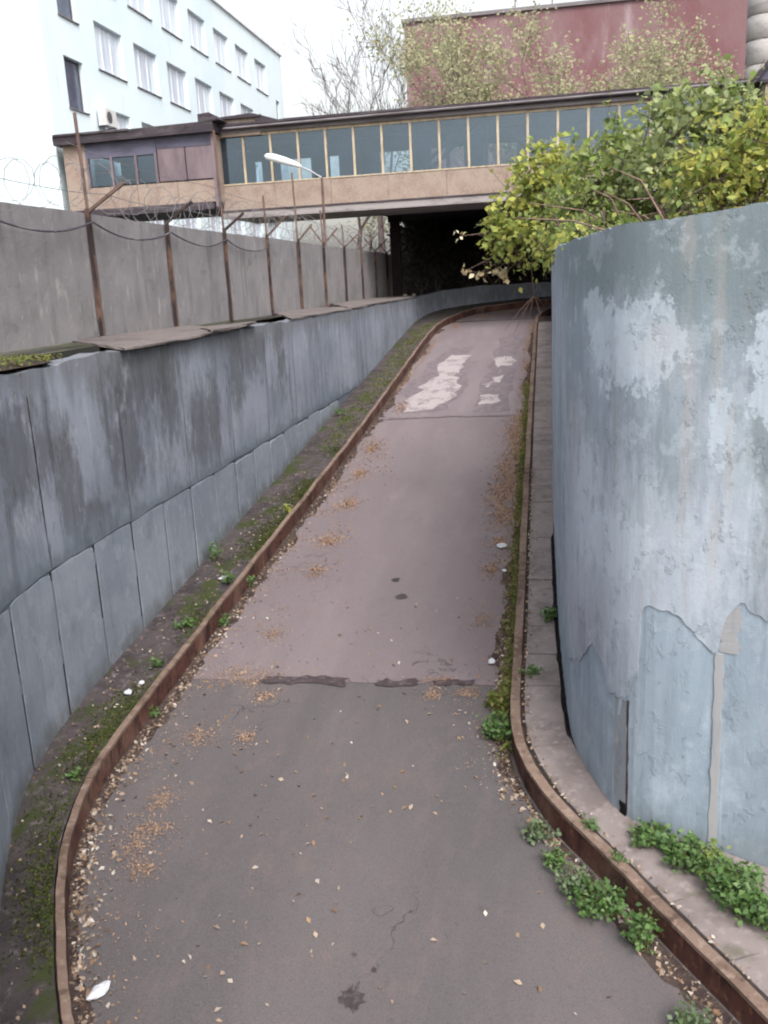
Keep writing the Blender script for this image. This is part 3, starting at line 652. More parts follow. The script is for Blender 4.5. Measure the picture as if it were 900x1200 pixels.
# upper coat, a little thicker than the panels, its lower edge ragged
mb = MB(); uv = []; n = int(LWL.L/0.12); lo_n = np.convolve(rng.normal(size=n+1), np.ones(6)/3, 'same')*.013
for i in range(n+1):
    u = LWL.L*i/n; p = LWL.at(u); nv = LWL.nrm(u); zt_ = LT(p[1])+0.018*math.sin(u*2.3)+0.012*math.sin(u*7.1)+.004
    zb_ = max(-3.17+lo_n[i], zk(p[1])-.1); zb_ = min(zb_, zt_-.2)
    a = p + nv*.01; mb.v.append((a[0],a[1],zb_)); uv.append((u,zb_))
    for k in [0]+list(range(9))+[8]:
        z = zb_+(zt_-zb_)*k/8; d = .026+.003*math.sin(u*3+z*2)+.002*math.sin(u*9-z*4); a = p - nv*d; mb.v.append((a[0],a[1],z)); uv.append((u,z))
    a = p + nv*.05; mb.v.append((a[0],a[1],zt_)); uv.append((u,zt_))
for i in range(n):
    for k in range(12):
        if k in (1, 10): continue
        a = i*13+k; mb.f.append((a, a+1, a+14, a+13))
under(mb.build('upper_coat', 'left_wall', uvf=uv), lw)
for t in js:
    p = LWL.at(max(t,.01)); nv = LWL.nrm(max(t,.01))
    if t < .1 or zk(p[1]) > -3.35: continue
    a = LWL.at(t-.022) - nv*.004; b = LWL.at(t+.022) - nv*.004
    under(MB().add([(a[0],a[1],zk(p[1])-.1),(b[0],b[1],zk(p[1])-.1),(b[0],b[1],-3.2),(a[0],a[1],-3.2)],[(0,1,2,3)]).build('panel_joint','hole'), lw)
# upright cast ribs / joints on the upper wall: shallow grooves built as slim dark recess strips
for t in js[::2] + [LW0+29.3, LW0+31.6, LW0+34, LW0+36.4, LW0+38.8]:
    if t < 0.3: continue
    p = LWL.at(t); nv = LWL.nrm(t); mb = MB()
    z0 = max(-3.15, zk(p[1])+0.05); z1 = -0.95 - rng.uniform(0, .5); pts = []
    for k in range(7):
        z = z0+(z1-z0)*k/6; w = 0.004+0.007*rng.random()
        dt = rng.normal()*0.008
        a = LWL.at(t-w+dt) - nv*0.034; b = LWL.at(t+w+dt) - nv*0.034
        mb.v += [(a[0],a[1],z),(b[0],b[1],z)]
    for k in range(6): mb.f.append((k*2, k*2+1, k*2+3, k*2+2))
    under(mb.build('wall_joint', 'hole' if rng.random() < .35 else 'tar'), lw)

# ------------------------------------------------------------------ right curved wall
def RTOP(u): return float(np.interp(u, [0,4,6.7,7.65,8.66,9.3,10,14], [.42,.36,.29,.355,.385,.455,.5,.55])) + 0.005*math.sin(u*4)+0.003*math.sin(u*11)
rw = empty('retaining_wall', (0.3, 9, -5), 'tall curved blue-grey plastered retaining wall at the right of the ramp', 'wall')
RWd = Line(smooth_line(RWpts, 0.12))
sc = RWd.L/RWL.L
o = wall_shell('wall_body', RWd, 0, RWd.L, lambda y: zk(y)-0.3, lambda y, u: RTOP(u), 0.32, 'L', 'right_low', None, 0.1, 12, 0.003)
for p in o.data.polygons: p.use_smooth = False
under(o, rw)
# the thicker top coat of plaster, with its broken lower edge
edge_pts = [(0,-4.2),(2,-4.3),(4.0,-4.1),(5.6,-4.2),(6.5,-4.25),(6.9,-4.15),(7.3,-3.9),(7.6,-3.6),(7.85,-3.75),(7.98,-4.02),(8.27,-4.02),(8.30,-3.85),(8.36,-3.72),(8.34,-3.45),(8.25,-3.28),(8.24,-3.12),(8.42,-3.02),(8.55,-2.98),(8.75,-3.02),(8.86,-3.16),(8.97,-3.27),(9.05,-3.36),(9.10,-3.30),(9.13,-3.0),(9.28,-2.80),(9.5,-2.95),(9.9,-2.7),(10.5,-2.9),(12,-3),(13.5,-3)]
eu = np.array([p[0] for p in edge_pts]); ez = np.array([p[1] for p in edge_pts])
eu = np.maximum.accumulate(eu + np.arange(len(eu))*1e-5)
mb = MB(); uv = []; u = 0.0; cols = []
while u < RWd.L: cols.append(u); u += 0.035 if 6.3 < u < 10.2 else 0.12
cols.append(RWd.L)
nzn = rng.normal(size=len(cols))
nzn = np.convolve(nzn, np.ones(2)/2, 'same') + 0.9*np.convolve(rng.normal(size=len(cols)), np.ones(9)/3, 'same')
rows = 14
for i, u in enumerate(cols):
    p = RWd.at(u); nv = RWd.nrm(u); eb = float(np.interp(u, eu, ez)) + nzn[i]*0.02
    tp = RTOP(u)+0.004+max(-.03, min(.006, nzn[i]*.012)); out = 0.011
    a0 = p + nv*0.01; mb.v.append((a0[0], a0[1], eb+0.012)); uv.append((u, eb))
    for k in [0]+list(range(rows+1))+[rows]:
        z = eb+(tp-eb)*k/rows; d = out + (0.002*math.sin(u*5+z*3)+0.002*math.sin(u*13-z*5))
        a = p - nv*d; mb.v.append((a[0], a[1], z)); uv.append((u, z))
    b = p + nv*0.05; mb.v.append((b[0], b[1], tp)); uv.append((u, tp+0.05))
per = rows+5
for i in range(len(cols)-1):
    for k in range(per-1):
        if k in (1, per-3): continue
        a = i*per+k; mb.f.append((a, a+1, a+per+1, a+per))
o = mb.build('plaster_coat', M['right_top'], None, smooth=False, uvf=uv)
for i, p in enumerate(o.data.polygons): p.use_smooth = True
under(o, rw)
def wall_strip(name, u0, u1, z0, z1, proud, mat, n=10, amp=0.006):
    mb = MB()
    for k in range(n+1):
        z = z0+(z1-z0)*k/n; e0, e1 = rng.normal()*amp, rng.normal()*amp
        for u, d in ((u0+e0, -0.01), (u0+e0, proud), (u1+e1, proud), (u1+e1, -0.01)):
            p = RWd.at(u); nv = RWd.nrm((u0+u1)/2); q = p - nv*d; mb.v.append((q[0], q[1], z))
    for k in range(n):
        for e in range(3): a = k*4+e; mb.f.append((a, a+1, a+5, a+4))
    mb.f += [(0,1,2,3), (n*4+3,n*4+2,n*4+1,n*4)]
    return under(mb.build(name, mat), rw)
wall_strip('mortar_channel', 8.06, 8.235, -5.12, -4.0, 0.005, 'channel', 16, .008)
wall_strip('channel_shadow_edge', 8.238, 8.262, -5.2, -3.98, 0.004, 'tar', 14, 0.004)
wall_strip('drain_hole', 8.17, 8.25, -5.28, -5.09, 0.016, 'hole', 5, 0.008)
wall_strip('conduit_strip', 9.07, 9.14, -5.2, -3.32, 0.012, 'channel_b', 26, 0.005)
wall_strip('mortar_patch', 9.10, 9.27, -3.3, -2.86, 0.006, 'channel_b', 14, 0.012)
# dark gap where wall and footway have parted
mb = MB(); gy = np.linspace(9.2, 15.9, 40)
for y in gy:
    x = right_line_y(rw_back.p, y); w = (0.045 + 0.012*math.sin(y*5) + 0.01*rng.normal())*min(1, (y-9.0)/1.0)
    mb.v += [(x-w-0.012, y, zk(y)+0.014), (x+0.004, y, zk(y)+0.014)]
for i in range(len(gy)-1): a = i*2; mb.f.append((a, a+1, a+3, a+2))
under(mb.build('wall_foot_gap', 'hole'), rw)
# lower return wall further up the ramp, hidden behind the tall one
BWL = Line([(0.12,16.72),(0.46,17.0),(0.46,30),(0.46,42),(1.0,44.4),(2.6,46.4),(6,47.6),(9,48.1)])
o = wall_shell('retaining_wall', BWL, 0, BWL.L, lambda y: zk(y)-0.3, lambda y, u: max(0.3, 0.3), 0.3, 'R', 'left_wall', None, 0.5, 6)
tag(o, 'plain concrete wall behind the end of the tall curved wall', 'wall')

# ------------------------------------------------------------------ ground
mb = MB().add([(-900,-200,-.80),(-7.72,-200,-.80),(-7.72,64,-.80),(-900,64,-.80)], [(0,1,2,3)])
tag(struct(mb.build('ground', 'ground')), 'yard ground behind the concrete fence', 'ground')
mb = MB().add([(-900,64,-.80),(900,64,-.80),(900,1500,-.80),(-900,1500,-.80)], [(0,1,2,3)])
tag(struct(mb.build('ground', 'ground')), 'far ground beyond the footbridge', 'ground')
mb = MB().add([(-7.72,-20,-1.02),(-6.2,-20,-1.02),(-6.2,10,-1.02),(-6.2,46,-1.02),(-7.72,46,-1.02)], [(0,1,2,3,4)])
tag(struct(mb.build('trench', 'soil')), 'dark soil trench between left wall and fence', 'trench')
mb = MB()
pts = [(0.4,16.6),(0.44,14),(0.46,12.2),(0.55,9.8),(.78,9.0),(1.0,8.62),(1.3,8.4),(1.65,8.25),(2.15,8.0),(2.95,7.5),(4.15,6.7),(5.8,5.4),(300,5.4),(300,47),(8,47.9),(6,47.5),(2.7,46.2),(1.2,44.2),(0.7,42),(0.7,30),(0.7,17.1)]
mb.add([(x, y, 0.24) for x, y in pts], [tuple(range(len(pts)))])
tag(struct(mb.build('earth_bank', 'soil')), 'raised earth behind the right curved wall', 'bank')
mb = MB().add([(-7.72,46,-.78),(-6.2,46,-.78),(-5.6,46.4,-.6),(-4.4,48.6,-.6),(-2.4,50.1,-.55),(-.3,51.1,-.5),(3,51.9,-.5),(9,52.6,-.5),(300,52.6,-.5),(300,64,-.8),(-7.72,64,-.8)], [tuple(range(11))])
tag(struct(mb.build('ground', 'soil')), 'dark bare soil under the footbridge', 'ground')

# ------------------------------------------------------------------ concrete fence
fence = empty('concrete_fence', (-7.8, 25, -.75), 'grey concrete panel fence with rusty iron posts above the left wall', 'fence')
post_y = [8.55, 12.05, 15.54, 18.97, 22.55, 26.2, 29.6, 33.1, 36.6, 40.1, 43.4, 46.7, 50.0]
FX = -7.8
pm = None
for i in range(len(post_y)-1):
    y0, y1 = post_y[i]+0.03, post_y[i+1]-0.03
    mb = MB(); n, m = 10, 6; dz0, dx = rng.uniform(-.02,.02), rng.uniform(-.012,.012)
    zb = -0.70 + rng.uniform(-.02,.02)
    for a in range(n+1):
        for b in range(m+1):
            y = y0+(y1-y0)*a/n; z = zb + (1.42+dz0-zb)*b/m
            if b == m: z += rng.uniform(-.008,.008)
            mb.v.append((FX+dx+rng.normal()*0.004, y, z))
    k = len(mb.v)
    for a in range(n):
        for b in range(m): q = a*(m+1)+b; mb.f.append((q, q+m+1, q+m+2, q+1))
    back = [(FX-0.12, y0, zb), (FX-0.12, y1, zb), (FX-0.12, y1, 1.42+dz0), (FX-0.12, y0, 1.42+dz0)]
    mb.v += back
    mb.f += [(k, k+3, k+2, k+1), (0, k, k+1, n*(m+1)), tuple([k+3]+[a*(m+1)+m for a in range(n+1)]+[k+2]), tuple([k]+[b for b in range(m+1)]+[k+3])[::1], tuple([k+1, k+2]+[n*(m+1)+b for b in range(m,-1,-1)])]
    under(mb.build('fence_panel', 'fence'), fence)
ext = {15.54: 3.05, 22.55: 3.75, 29.6: 3.5, 26.2: 2.55, 33.1: 2.6, 36.6: 2.3}
arms = {8.55: (.5,.4), 12.05: (.5,.4), 15.54: (.75,.42), 18.97: (.62,.36), 22.55: (.55,.36), 26.2: (.6,.5), 29.6: (.5,.45), 33.1: (.55,.5), 36.6: (.6,.45), 40.1: (.6,.5), 43.4: (.6,.5), 46.7: (.5,.4), 50.0: (.5,.4)}
for y in post_y:
    x = FX+0.05; lean = rng.normal()*0.012
    mb = MB().beam((x, y, -0.76), (x+lean, y, 1.50), 0.075, 0.07)
    post = under(mb.build('fence_post', 'rust_post'), fence)
    # pale rusted strip on the ramp-side flank of the post
    s = under(MB().beam((x+0.04, y-0.022, -0.7), (x+0.04+lean*.6, y-0.022, 0.7+rng.uniform(-.3,.3)), 0.02, 0.02).build('rust_strip', 'rust_pale'), fence)
    s.parent = post; s.matrix_parent_inverse = Matrix.Identity(4)
    ax, az = arms[y]
    mba = MB().beam((x+lean, y, 1.44), (x+ax, y-0.05, 1.46+az), 0.05, 0.05)
    a = mba.build('bracket_arm', 'rust_post' if y in (18.97, 22.55, 12.05) else 'rust_pale'); a.parent = post
    if y > 30:
        bk = MB().beam((x+lean, y, 1.44), (x-ax*.8, y+0.05, 1.46+az*1.2), 0.045, 0.045).build('bracket_arm', 'rust_pale'); bk.parent = post
    if y in ext:
        p = MB().tube([(x-0.02, y+0.05, 0.9), (x-0.03, y+0.05, 2), (x-0.05-lean, y+0.05, ext[y])], 0.028, 6).build('wire_pole', 'rust_pale'); p.parent = post
# strip of base beam showing behind the trench
for i in range(len(post_y)-1):
    y0, y1 = post_y[i]+0.05, post_y[i+1]-0.05
    if i % 2 == 0 or i > 4: under(MB().beam((FX-0.04, y0, -0.86), (FX-0.04, y1, -0.86), 0.06, 0.12).build('base_rail', 'rust_post'), fence)

# razor wire coil and cables on the fence
def helix(y0, y1, x, z, r, pitch, step=10):
    pts = []; n = int((y1-y0)/pitch*step)
    for i in range(n):
        a = 2*math.pi*i/step; k = 1+0.16*math.sin(i*0.37)+0.1*math.sin(i*0.11)
        sag = 0.10*math.sin((y0+(y1-y0)*i/n)*0.9)
        pts.append((x+r*k*math.cos(a), y0+(y1-y0)*i/n+0.12*math.sin(i*.23), z+sag+r*k*math.sin(a)))
    return pts
mb = MB().tube(helix(8.0, 49, FX+0.05, 1.78, 0.36, 0.55), 0.0062, 4, False)
for y in np.arange(8.2, 49, 0.12):
    a = rng.uniform(0, 2*math.pi); c = Vector((FX+.05+.37*math.cos(a), y, 1.78+.37*math.sin(a)))
    d = Vector((rng.normal(), rng.normal(), rng.normal())).normalized()*0.03
    mb.tube([c-d, c+d], 0.004, 3, False)
tag(mb.build('razor_wire', 'wire'), 'coil of thin razor wire running along the fence top', 'wire')
def sag_cable(name, x, ys, zs, sag, r, label, mat='cable'):
    pts = []
    for i in range(len(ys)-1):
        for k in range(10):
            f = k/10; pts.append((x+0.03*math.sin(ys[i]+f*5), ys[i]+(ys[i+1]-ys[i])*f, zs[i]+(zs[i+1]-zs[i])*f - sag*4*f*(1-f)))
    pts.append((x, ys[-1], zs[-1]))
    return tag(MB().tube(pts, r, 5).build(name, mat, smooth=True), label, 'cable')
sag_cable('cable', FX+0.12, [8.55,12.05,15.54,18.97,22.55,26.2], [1.3,1.26,1.28,1.26,1.24,1.22], 0.22, 0.018, 'dark cable sagging between the near fence posts')
for dx, z in ((.5,1.86), (.35,1.74), (-.4,1.9)):
    pass
sag_cable('cable', FX+0.42, post_y, [1.70+rng.uniform(-.04,.04) for _ in post_y], 0.05, 0.006, 'thin wire strung over the bracket arms of the fence', 'wire')
sag_cable('cable', FX-0.2, [15.54,22.55,29.6,36.6,46.7], [2.6,2.5,2.5,2.1,1.9], 0.1, 0.006, 'thin wire strung between the tall rusty poles of the fence', 'wire')

# boards laid over the trench
def board(corners, z, th, label, mat='sheet', bend=0.01):
    mb = MB(); n = 8
    A, B, C, D = [np.array(c, float) for c in corners]
    zt = [z[0], z[1], z[2], z[3]]
    for s_ in (0, -th):
        for i in range(n+1):
            for j in range(n+1):
                f, g = i/n, j/n
                p = (A*(1-f)+B*f)*(1-g)+(D*(1-f)+C*f)*g
                zz = (zt[0]*(1-f)+zt[1]*f)*(1-g)+(zt[3]*(1-f)+zt[2]*f)*g
                e = 0.02*rng.normal() if i in (0,n) or j in (0,n) else 0
                mb.v.append((p[0]+e*.5, p[1]+e, zz+s_+bend*math.sin(3*f+5*g)))
    N = (n+1)**2
    for i in range(n):
        for j in range(n):
            a = i*(n+1)+j; mb.f.append((a, a+n+1, a+n+2, a+1)); mb.f.append((N+a, N+a+1, N+a+n+2, N+a+n+1))
    ring = [i*(n+1) for i in range(n+1)] + [n*(n+1)+j for j in range(1,n+1)] + [i*(n+1)+n for i in range(n-1,-1,-1)] + [j for j in range(n-1,0,-1)]
    for k in range(len(ring)): a, b = ring[k], ring[(k+1)%len(ring)]; mb.f.append((a, b, N+b, N+a))
    return tag(mb.build('cover_board', mat), label, 'board', 'boards laid over the trench beside the left wall')
board([(-7.7,14.3),(-5.84,12.3),(-5.86,16.9),(-7.7,19.6)], (-.66,-.70,-.70,-.66), .03, 'largest and nearest grey board bridging wall top and fence')
board([(-7.0,18.2),(-5.82,15.9),(-5.84,18.6),(-6.9,20.4)], (-.69,-.65,-.63,-.69), .045, 'small grey board overlapping far end of the largest board')
board([(-7.65,25.9),(-5.95,21.6),(-5.95,29.4),(-7.65,31.0)], (-.66,-.69,-.69,-.66), .04, 'third grey board on wall top with dark open end')
board([(-7.65,33.2),(-5.95,28.2),(-5.95,44.5),(-7.65,46.0)], (-.62,-.66,-.66,-.62), .05, 'long farthest grey board on the wall beneath the footbridge')
# mossy lump on the wall top by the left edge
mb = MB().add([(-6.9,9.2,-.92),(-5.98,9.2,-.73),(-5.98,10.6,-.73),(-6.6,11.2,-.85),(-6.6,9.6,-.66),(-6.25,9.5,-.63),(-6.2,10.3,-.66)], [(0,1,5,4),(1,2,6,5),(2,3,4,6),(0,4,3),(4,5,6)])
clod = tag(mb.build('soil_clod', 'soil', smooth=True), 'grassy clod of soil on the wall top at the left edge', 'soil')
gp = np.stack([rng.uniform(-6.7,-6.0,500), rng.uniform(9.2,10.9,500), rng.uniform(-.72,-.64,500)], 1)
V, F = leaf_cloud(gp, 0.07, 0.25, 0.0); obj_from_arrays('grass_blades', V, F, 'leaf_grass', clod)['kind'] = 'stuff'

# ------------------------------------------------------------------ glazed footbridge (gallery)
OY = 40.0; DEP = 5.0
gal = empty('glazed_footbridge', (-3, 42, 3.1), 'enclosed footbridge with chipboard parapet and row of tall windows crossing above the ramp', 'footbridge')
def part(mb, name, mat, parent=gal, **k):
    o = mb.build(name, mat, None, **k); under(o, gal)
    if parent is not gal:
        o.parent = parent; o.matrix_parent_inverse = parent.matrix_world.inverted() if False else Matrix.Identity(4)
    return o
X0, X1 = -13.75, 14.0
part(MB().box((X0, OY+0.05, 3.10), (X1, OY+DEP, 3.30)), 'floor_slab', 'fascia')
part(MB().box((X0, OY-0.10, 3.02), (X1, OY+0.05, 3.30)), 'fascia_beam', 'fascia')
part(MB().box((X0, OY-0.14, 3.30), (X1, OY-0.02, 3.36)), 'drip_trim', 'roof_dark')
xb = X0
while xb < X1-0.01:                                           # chipboard sheets of the parapet
    xe = min(xb+2.44, X1); d = rng.uniform(0, .012)
    part(MB().box((xb+0.006, OY-0.06-d, 3.36), (xe-0.006, OY, 4.38+rng.uniform(-.012,.012))), 'chipboard_sheet', 'osb'); xb = xe
part(MB().box((X0, OY-0.09, 4.38), (X1, OY+0.06, 4.43)), 'window_sill', 'wood_pale')
mx = [-13.72]+[-12.55+1.187*i for i in range(23)]
for i, x in enumerate(mx):
    part(MB().box((x-0.045, OY-0.07, 4.43), (x+0.045, OY+0.05, 6.30)), 'mullion', 'wood_pale')
    if i < len(mx)-1:
        part(MB().box((x+0.045, OY-0.012+rng.uniform(-.006,.006), 4.43), (mx[i+1]-0.045, OY+0.004, 6.30)), 'window_pane', 'glass')
part(MB().box((X0, OY-0.08, 6.30), (X1, OY+0.08, 6.42)), 'head_rail', 'wood_pale')
part(MB().box((X0, OY-0.22, 6.42), (X1, OY+DEP+.2, 6.58)), 'roof_fascia', 'roof_trim')
part(MB().box((X0, OY-0.34, 6.58), (X1, OY+DEP+.3, 6.72)), 'roof', 'roof_dark')
xb = X0
while xb < X1-.01:
    xe = min(xb+3.1, X1)
    part(MB().box((xb+.01, OY-0.38, 6.70+rng.uniform(0,.02)), (xe-.01, OY-0.20, 6.80+rng.uniform(0,.02))), 'roof_edge_strip', 'roof_dark'); xb = xe
part(MB().tube([(X0+.5, OY-.42, 6.60), (0, OY-.42, 6.66), (X1, OY-.42, 6.72)], 0.05, 6), 'gutter_pipe', 'roof_trim')
# inside: back wall with openings, ceiling light, steel braces
part(MB().box((X0, OY+DEP-.15, 3.3), (X1, OY+DEP, 4.9)), 'back_wall', 'inside')
part(MB().box((X0, OY+DEP-.15, 5.9), (X1, OY+DEP, 6.42)), 'back_lintel', 'inside')
for x in np.arange(X0+0.5, X1, 2.4): part(MB().box((x, OY+DEP-.14, 4.9), (x+.9, OY+DEP-.02, 5.9)), 'back_pier', 'inside')
part(MB().box((-8.9, OY+2.0, 3.3), (-7.9, OY+2.2, 6.3)), 'inner_screen', 'grey_panel')
for a, b in (((-6.2, 3.4), (-2.6, 6.3)), ((-5.4, 3.4), (-5.4, 6.3)), ((-4.0, 3.4), (-4.0, 6.3)), ((-2.4, 3.4), (-2.4, 6.3)), ((-2.3, 6.3), (1.0, 4.3)), ((-6.6, 3.5), (-3.2, 6.2)), ((2.2, 3.4), (2.2, 6.3))):
    part(MB().beam((a[0], OY+0.9, a[1]), (b[0], OY+0.9, b[1]), 0.16, 0.14), 'steel_brace', 'steel_green')
# left block with boarded windows, standing a little proud
BY = 39.2
BL, BR = -20.35, -13.6
part(MB().box((BL, BY+0.1, 3.55), (BR, OY+DEP, 3.72)), 'block_floor', 'roof_dark')
part(MB().box((BL, BY-0.05, 3.42), (BR-.2, BY+0.12, 3.72)), 'block_floor_beam', 'roof_dark')
part(MB().box((BL, BY, 3.72), (BL+1.0, BY+0.1, 6.4)), 'chipboard_sheet', 'osb')
for x0, x1 in ((BL+1.0, BL+3.2), (BL+3.21, BL+5.0), (BL+5.01, BR)):
    part(MB().box((x0+.005, BY, 3.72), (x1-.005, BY+.08, 4.62+rng.uniform(-.03,.03))), 'chipboard_sheet', 'osb')
for x0, x1 in ((BL+1.06, BL+2.1), (BL+2.2, BL+3.2), (BL+3.3, BL+4.1)):
    part(MB().box((x0, BY+.03, 4.66), (x1, BY+.05, 5.75)), 'window_pane', 'glass')
for x in (BL+1.0, BL+2.1, BL+3.2, BL+4.1): part(MB().box((x, BY-.02, 4.62), (x+.1, BY+.08, 5.8)), 'mullion', 'grey_panel')
part(MB().box((BL+1.0, BY, 5.78), (BL+4.2, BY+.08, 6.4)), 'upper_panel', 'slate_panel')
for x0, x1 in ((BL+4.25, BL+5.45), (BL+5.5, BR-.1)): part(MB().box((x0, BY, 4.66), (x1, BY+.07, 5.95)), 'grey_panel', 'grey_panel')
part(MB().box((BL+4.22, BY+.01, 5.97), (BR, BY+.08, 6.45)), 'upper_panel', 'slate_panel')
part(MB().box((BR-.1, BY-.03, 3.5), (BR+.03, BY+.1, 6.6)), 'corner_post', 'grey_panel')
part(MB().box((BR-.02, BY+.1, 3.72), (BR+.05, OY, 6.4)), 'side_panel', 'osb')
part(MB().box((BL+1.3, BY+1.5, 3.75), (BL+1.9, BY+1.9, 5.2)), 'inner_cabinet', 'wood_pale')
part(MB().box((BL, OY+DEP-.2, 3.72), (BR, OY+DEP, 6.4)), 'back_wall', 'inside')
part(MB().hexa([(BL-.25,BY-.3,6.38),(BR+.15,BY-.3,6.44),(BR+.15,OY+DEP,6.44),(BL-.25,OY+DEP,6.38)], [(BL-.25,BY-.34,6.72),(BR+.15,BY-.34,6.84),(BR+.15,OY+DEP,6.84),(BL-.25,OY+DEP,6.72)]), 'roof', 'roof_dark')
part(MB().box((BL-.2,BY-.40,6.72),(BL+3.2,BY-.1,6.80)), 'roof_edge_strip', 'roof_dark')
part(MB().hexa([(BR-.45,BY-.36,6.80),(BR+.5,BY-.36,6.85),(BR+.5,OY+2,6.85),(BR-.45,OY+2,6.8)], [(BR-.45,BY-.36,7.12),(BR+.05,BY-.36,7.16),(BR+.05,OY+2,7.16),(BR-.45,OY+2,7.12)]), 'roof_upstand', 'roof_dark')
part(MB().box((BR+.2,OY-.2,6.30),(BR+1.9,OY-.09,6.98)), 'chipboard_sheet', 'osb')
part(MB().hexa([(BR+.05,OY-.34,6.98),(BR+2.0,OY-.34,6.98),(BR+2.0,OY+2,6.98),(BR+.05,OY+2,6.98)], [(BR+.05,OY-.34,7.06),(BR+1.5,OY-.34,7.14),(BR+1.5,OY+2,7.14),(BR+.05,OY+2,7.06)]), 'roof_upstand', 'roof_dark')
part(MB().hexa([(BR+1.95,OY-.3,6.72),(BR+3.0,OY-.3,6.72),(BR+3.0,OY+2,6.72),(BR+1.95,OY+2,6.72)], [(BR+1.5,OY-.3,7.12),(BR+1.7,OY-.3,7.12),(BR+1.7,OY+2,7.12),(BR+1.5,OY+2,7.12)]), 'roof_upstand', 'roof_dark')
# gabled end block at the right of the footbridge
gb = empty('gabled_block', (9.5, 39.5, 0), 'chipboard block with dark gabled roof at the right end of the footbridge', 'building')
def gpart(mb, n, m): return under(mb.build(n, m), gb)
gpart(MB().box((8.0, 38.6, 0.3), (13, 39.5, 6.45)), 'wall', 'osb')
gpart(MB().add([(7.6,38.55,6.5),(9.3,38.55,8.35),(13.4,38.55,6.5),(7.6,39.5,6.5),(9.3,39.5,8.35),(13.4,39.5,6.5)], [(0,2,1),(3,4,5),(0,1,4,3),(1,2,5,4),(2,0,3,5)]), 'gable', 'slate_panel')
gpart(MB().beam((7.45,38.45,6.42),(9.3,38.45,8.45),0.3,0.16), 'roof_edge', 'roof_dark')
gpart(MB().beam((9.3,38.45,8.45),(13.6,38.45,6.42),0.3,0.16), 'roof_edge', 'roof_dark')
gpart(MB().box((7.8,38.5,6.42),(13.2,39.4,6.55)), 'eaves_beam', 'roof_dark')
gpart(MB().box((8.45,38.38,0.3),(8.6,38.5,7.4)), 'post', 'wood_pale')

# ------------------------------------------------------------------ underpass behind: wall and ivy coloured dark for shade, added deck
up = tag(MB().box((-9.0, 55.5, -.7), (22, 56.3, 3.1)).build('underpass_wall', 'shade_brick'), 'wall darkened for shade at the back of the underpass', 'wall')
dk = tag(MB().box((-7.6, 45.2, 3.12), (22, 56.4, 3.5)).build('shade_deck', 'shade_brick'), 'deck added behind the footbridge to darken the underpass', 'deck')  # added deck, keeps sky light out of the underpass
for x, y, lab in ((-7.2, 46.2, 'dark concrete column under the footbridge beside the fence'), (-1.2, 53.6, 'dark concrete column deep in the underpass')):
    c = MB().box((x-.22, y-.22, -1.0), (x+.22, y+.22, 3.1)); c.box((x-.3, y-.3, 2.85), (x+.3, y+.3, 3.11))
    tag(c.build('support_column', 'shade_brick'), lab, 'column')
def ivy(label, pts, size, n, stem_from, mat='leaf_shade'):
    root = empty('ivy_plant', stem_from[0], label, 'ivy')
    P = []
    for (c, r) in pts:
        k = int(n*r[0]*r[2]); q = rng.normal(size=(k,3))*np.array(r)*0.5 + np.array(c); P.append(q)
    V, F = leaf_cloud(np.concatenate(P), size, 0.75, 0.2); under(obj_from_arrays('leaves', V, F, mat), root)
    mb = MB()
    for s_ in stem_from:
        for k in range(5):
            e = np.array(s_); pts_ = [tuple(e)]
            for j in range(6): e = e + np.array((rng.normal()*.35, rng.normal()*.15, 0.55)); pts_.append(tuple(e))
            mb.tube(pts_, [0.03-0.004*j for j in range(7)], 4)
    under(mb.build('stems', 'bark'), root); return root
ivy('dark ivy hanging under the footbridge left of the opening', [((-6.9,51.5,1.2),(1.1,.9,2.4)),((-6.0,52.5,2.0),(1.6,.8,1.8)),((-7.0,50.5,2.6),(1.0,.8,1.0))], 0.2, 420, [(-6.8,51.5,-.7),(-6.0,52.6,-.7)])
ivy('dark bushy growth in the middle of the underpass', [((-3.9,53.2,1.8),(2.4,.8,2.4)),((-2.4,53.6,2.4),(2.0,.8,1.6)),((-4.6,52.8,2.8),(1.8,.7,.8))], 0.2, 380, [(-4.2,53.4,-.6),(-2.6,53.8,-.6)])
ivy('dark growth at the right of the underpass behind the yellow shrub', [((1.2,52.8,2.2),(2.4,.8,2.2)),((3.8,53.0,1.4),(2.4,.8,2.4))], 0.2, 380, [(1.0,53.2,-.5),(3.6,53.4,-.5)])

# ------------------------------------------------------------------ white building
wb = empty('office_building', (-30, 58, -.8), 'tall pale blue-white office building behind the fence at left', 'building')
def holed_wall(holes, u0, u1, v0, v1, mp, mpi):
    """quads of a wall with rectangular holes and their reveals"""
    us = sorted({u0, u1, *[h[0] for h in holes], *[h[1] for h in holes]}); vs_ = sorted({v0, v1, *[h[2] for h in holes], *[h[3] for h in holes]})
    mb = MB()
    for a, b in zip(us[:-1], us[1:]):
        for c, d in zip(vs_[:-1], vs_[1:]):
            m_, n_ = (a+b)/2, (c+d)/2
            if any(h[0] < m_ < h[1] and h[2] < n_ < h[3] for h in holes): continue
            mb.add([mp(a,c), mp(b,c), mp(b,d), mp(a,d)], [(0,1,2,3)])
    for h in holes:
        for (a,c),(b,d) in (((h[0],h[2]),(h[1],h[2])), ((h[1],h[2]),(h[1],h[3])), ((h[1],h[3]),(h[0],h[3])), ((h[0],h[3]),(h[0],h[2]))):
            mb.add([mp(a,c), mp(b,d), mpi(b,d), mpi(a,c)], [(0,1,2,3)])
    return mb
BX, B0, B1, BT = -20.8, 39.5, 77.9, 18.0
wins = []
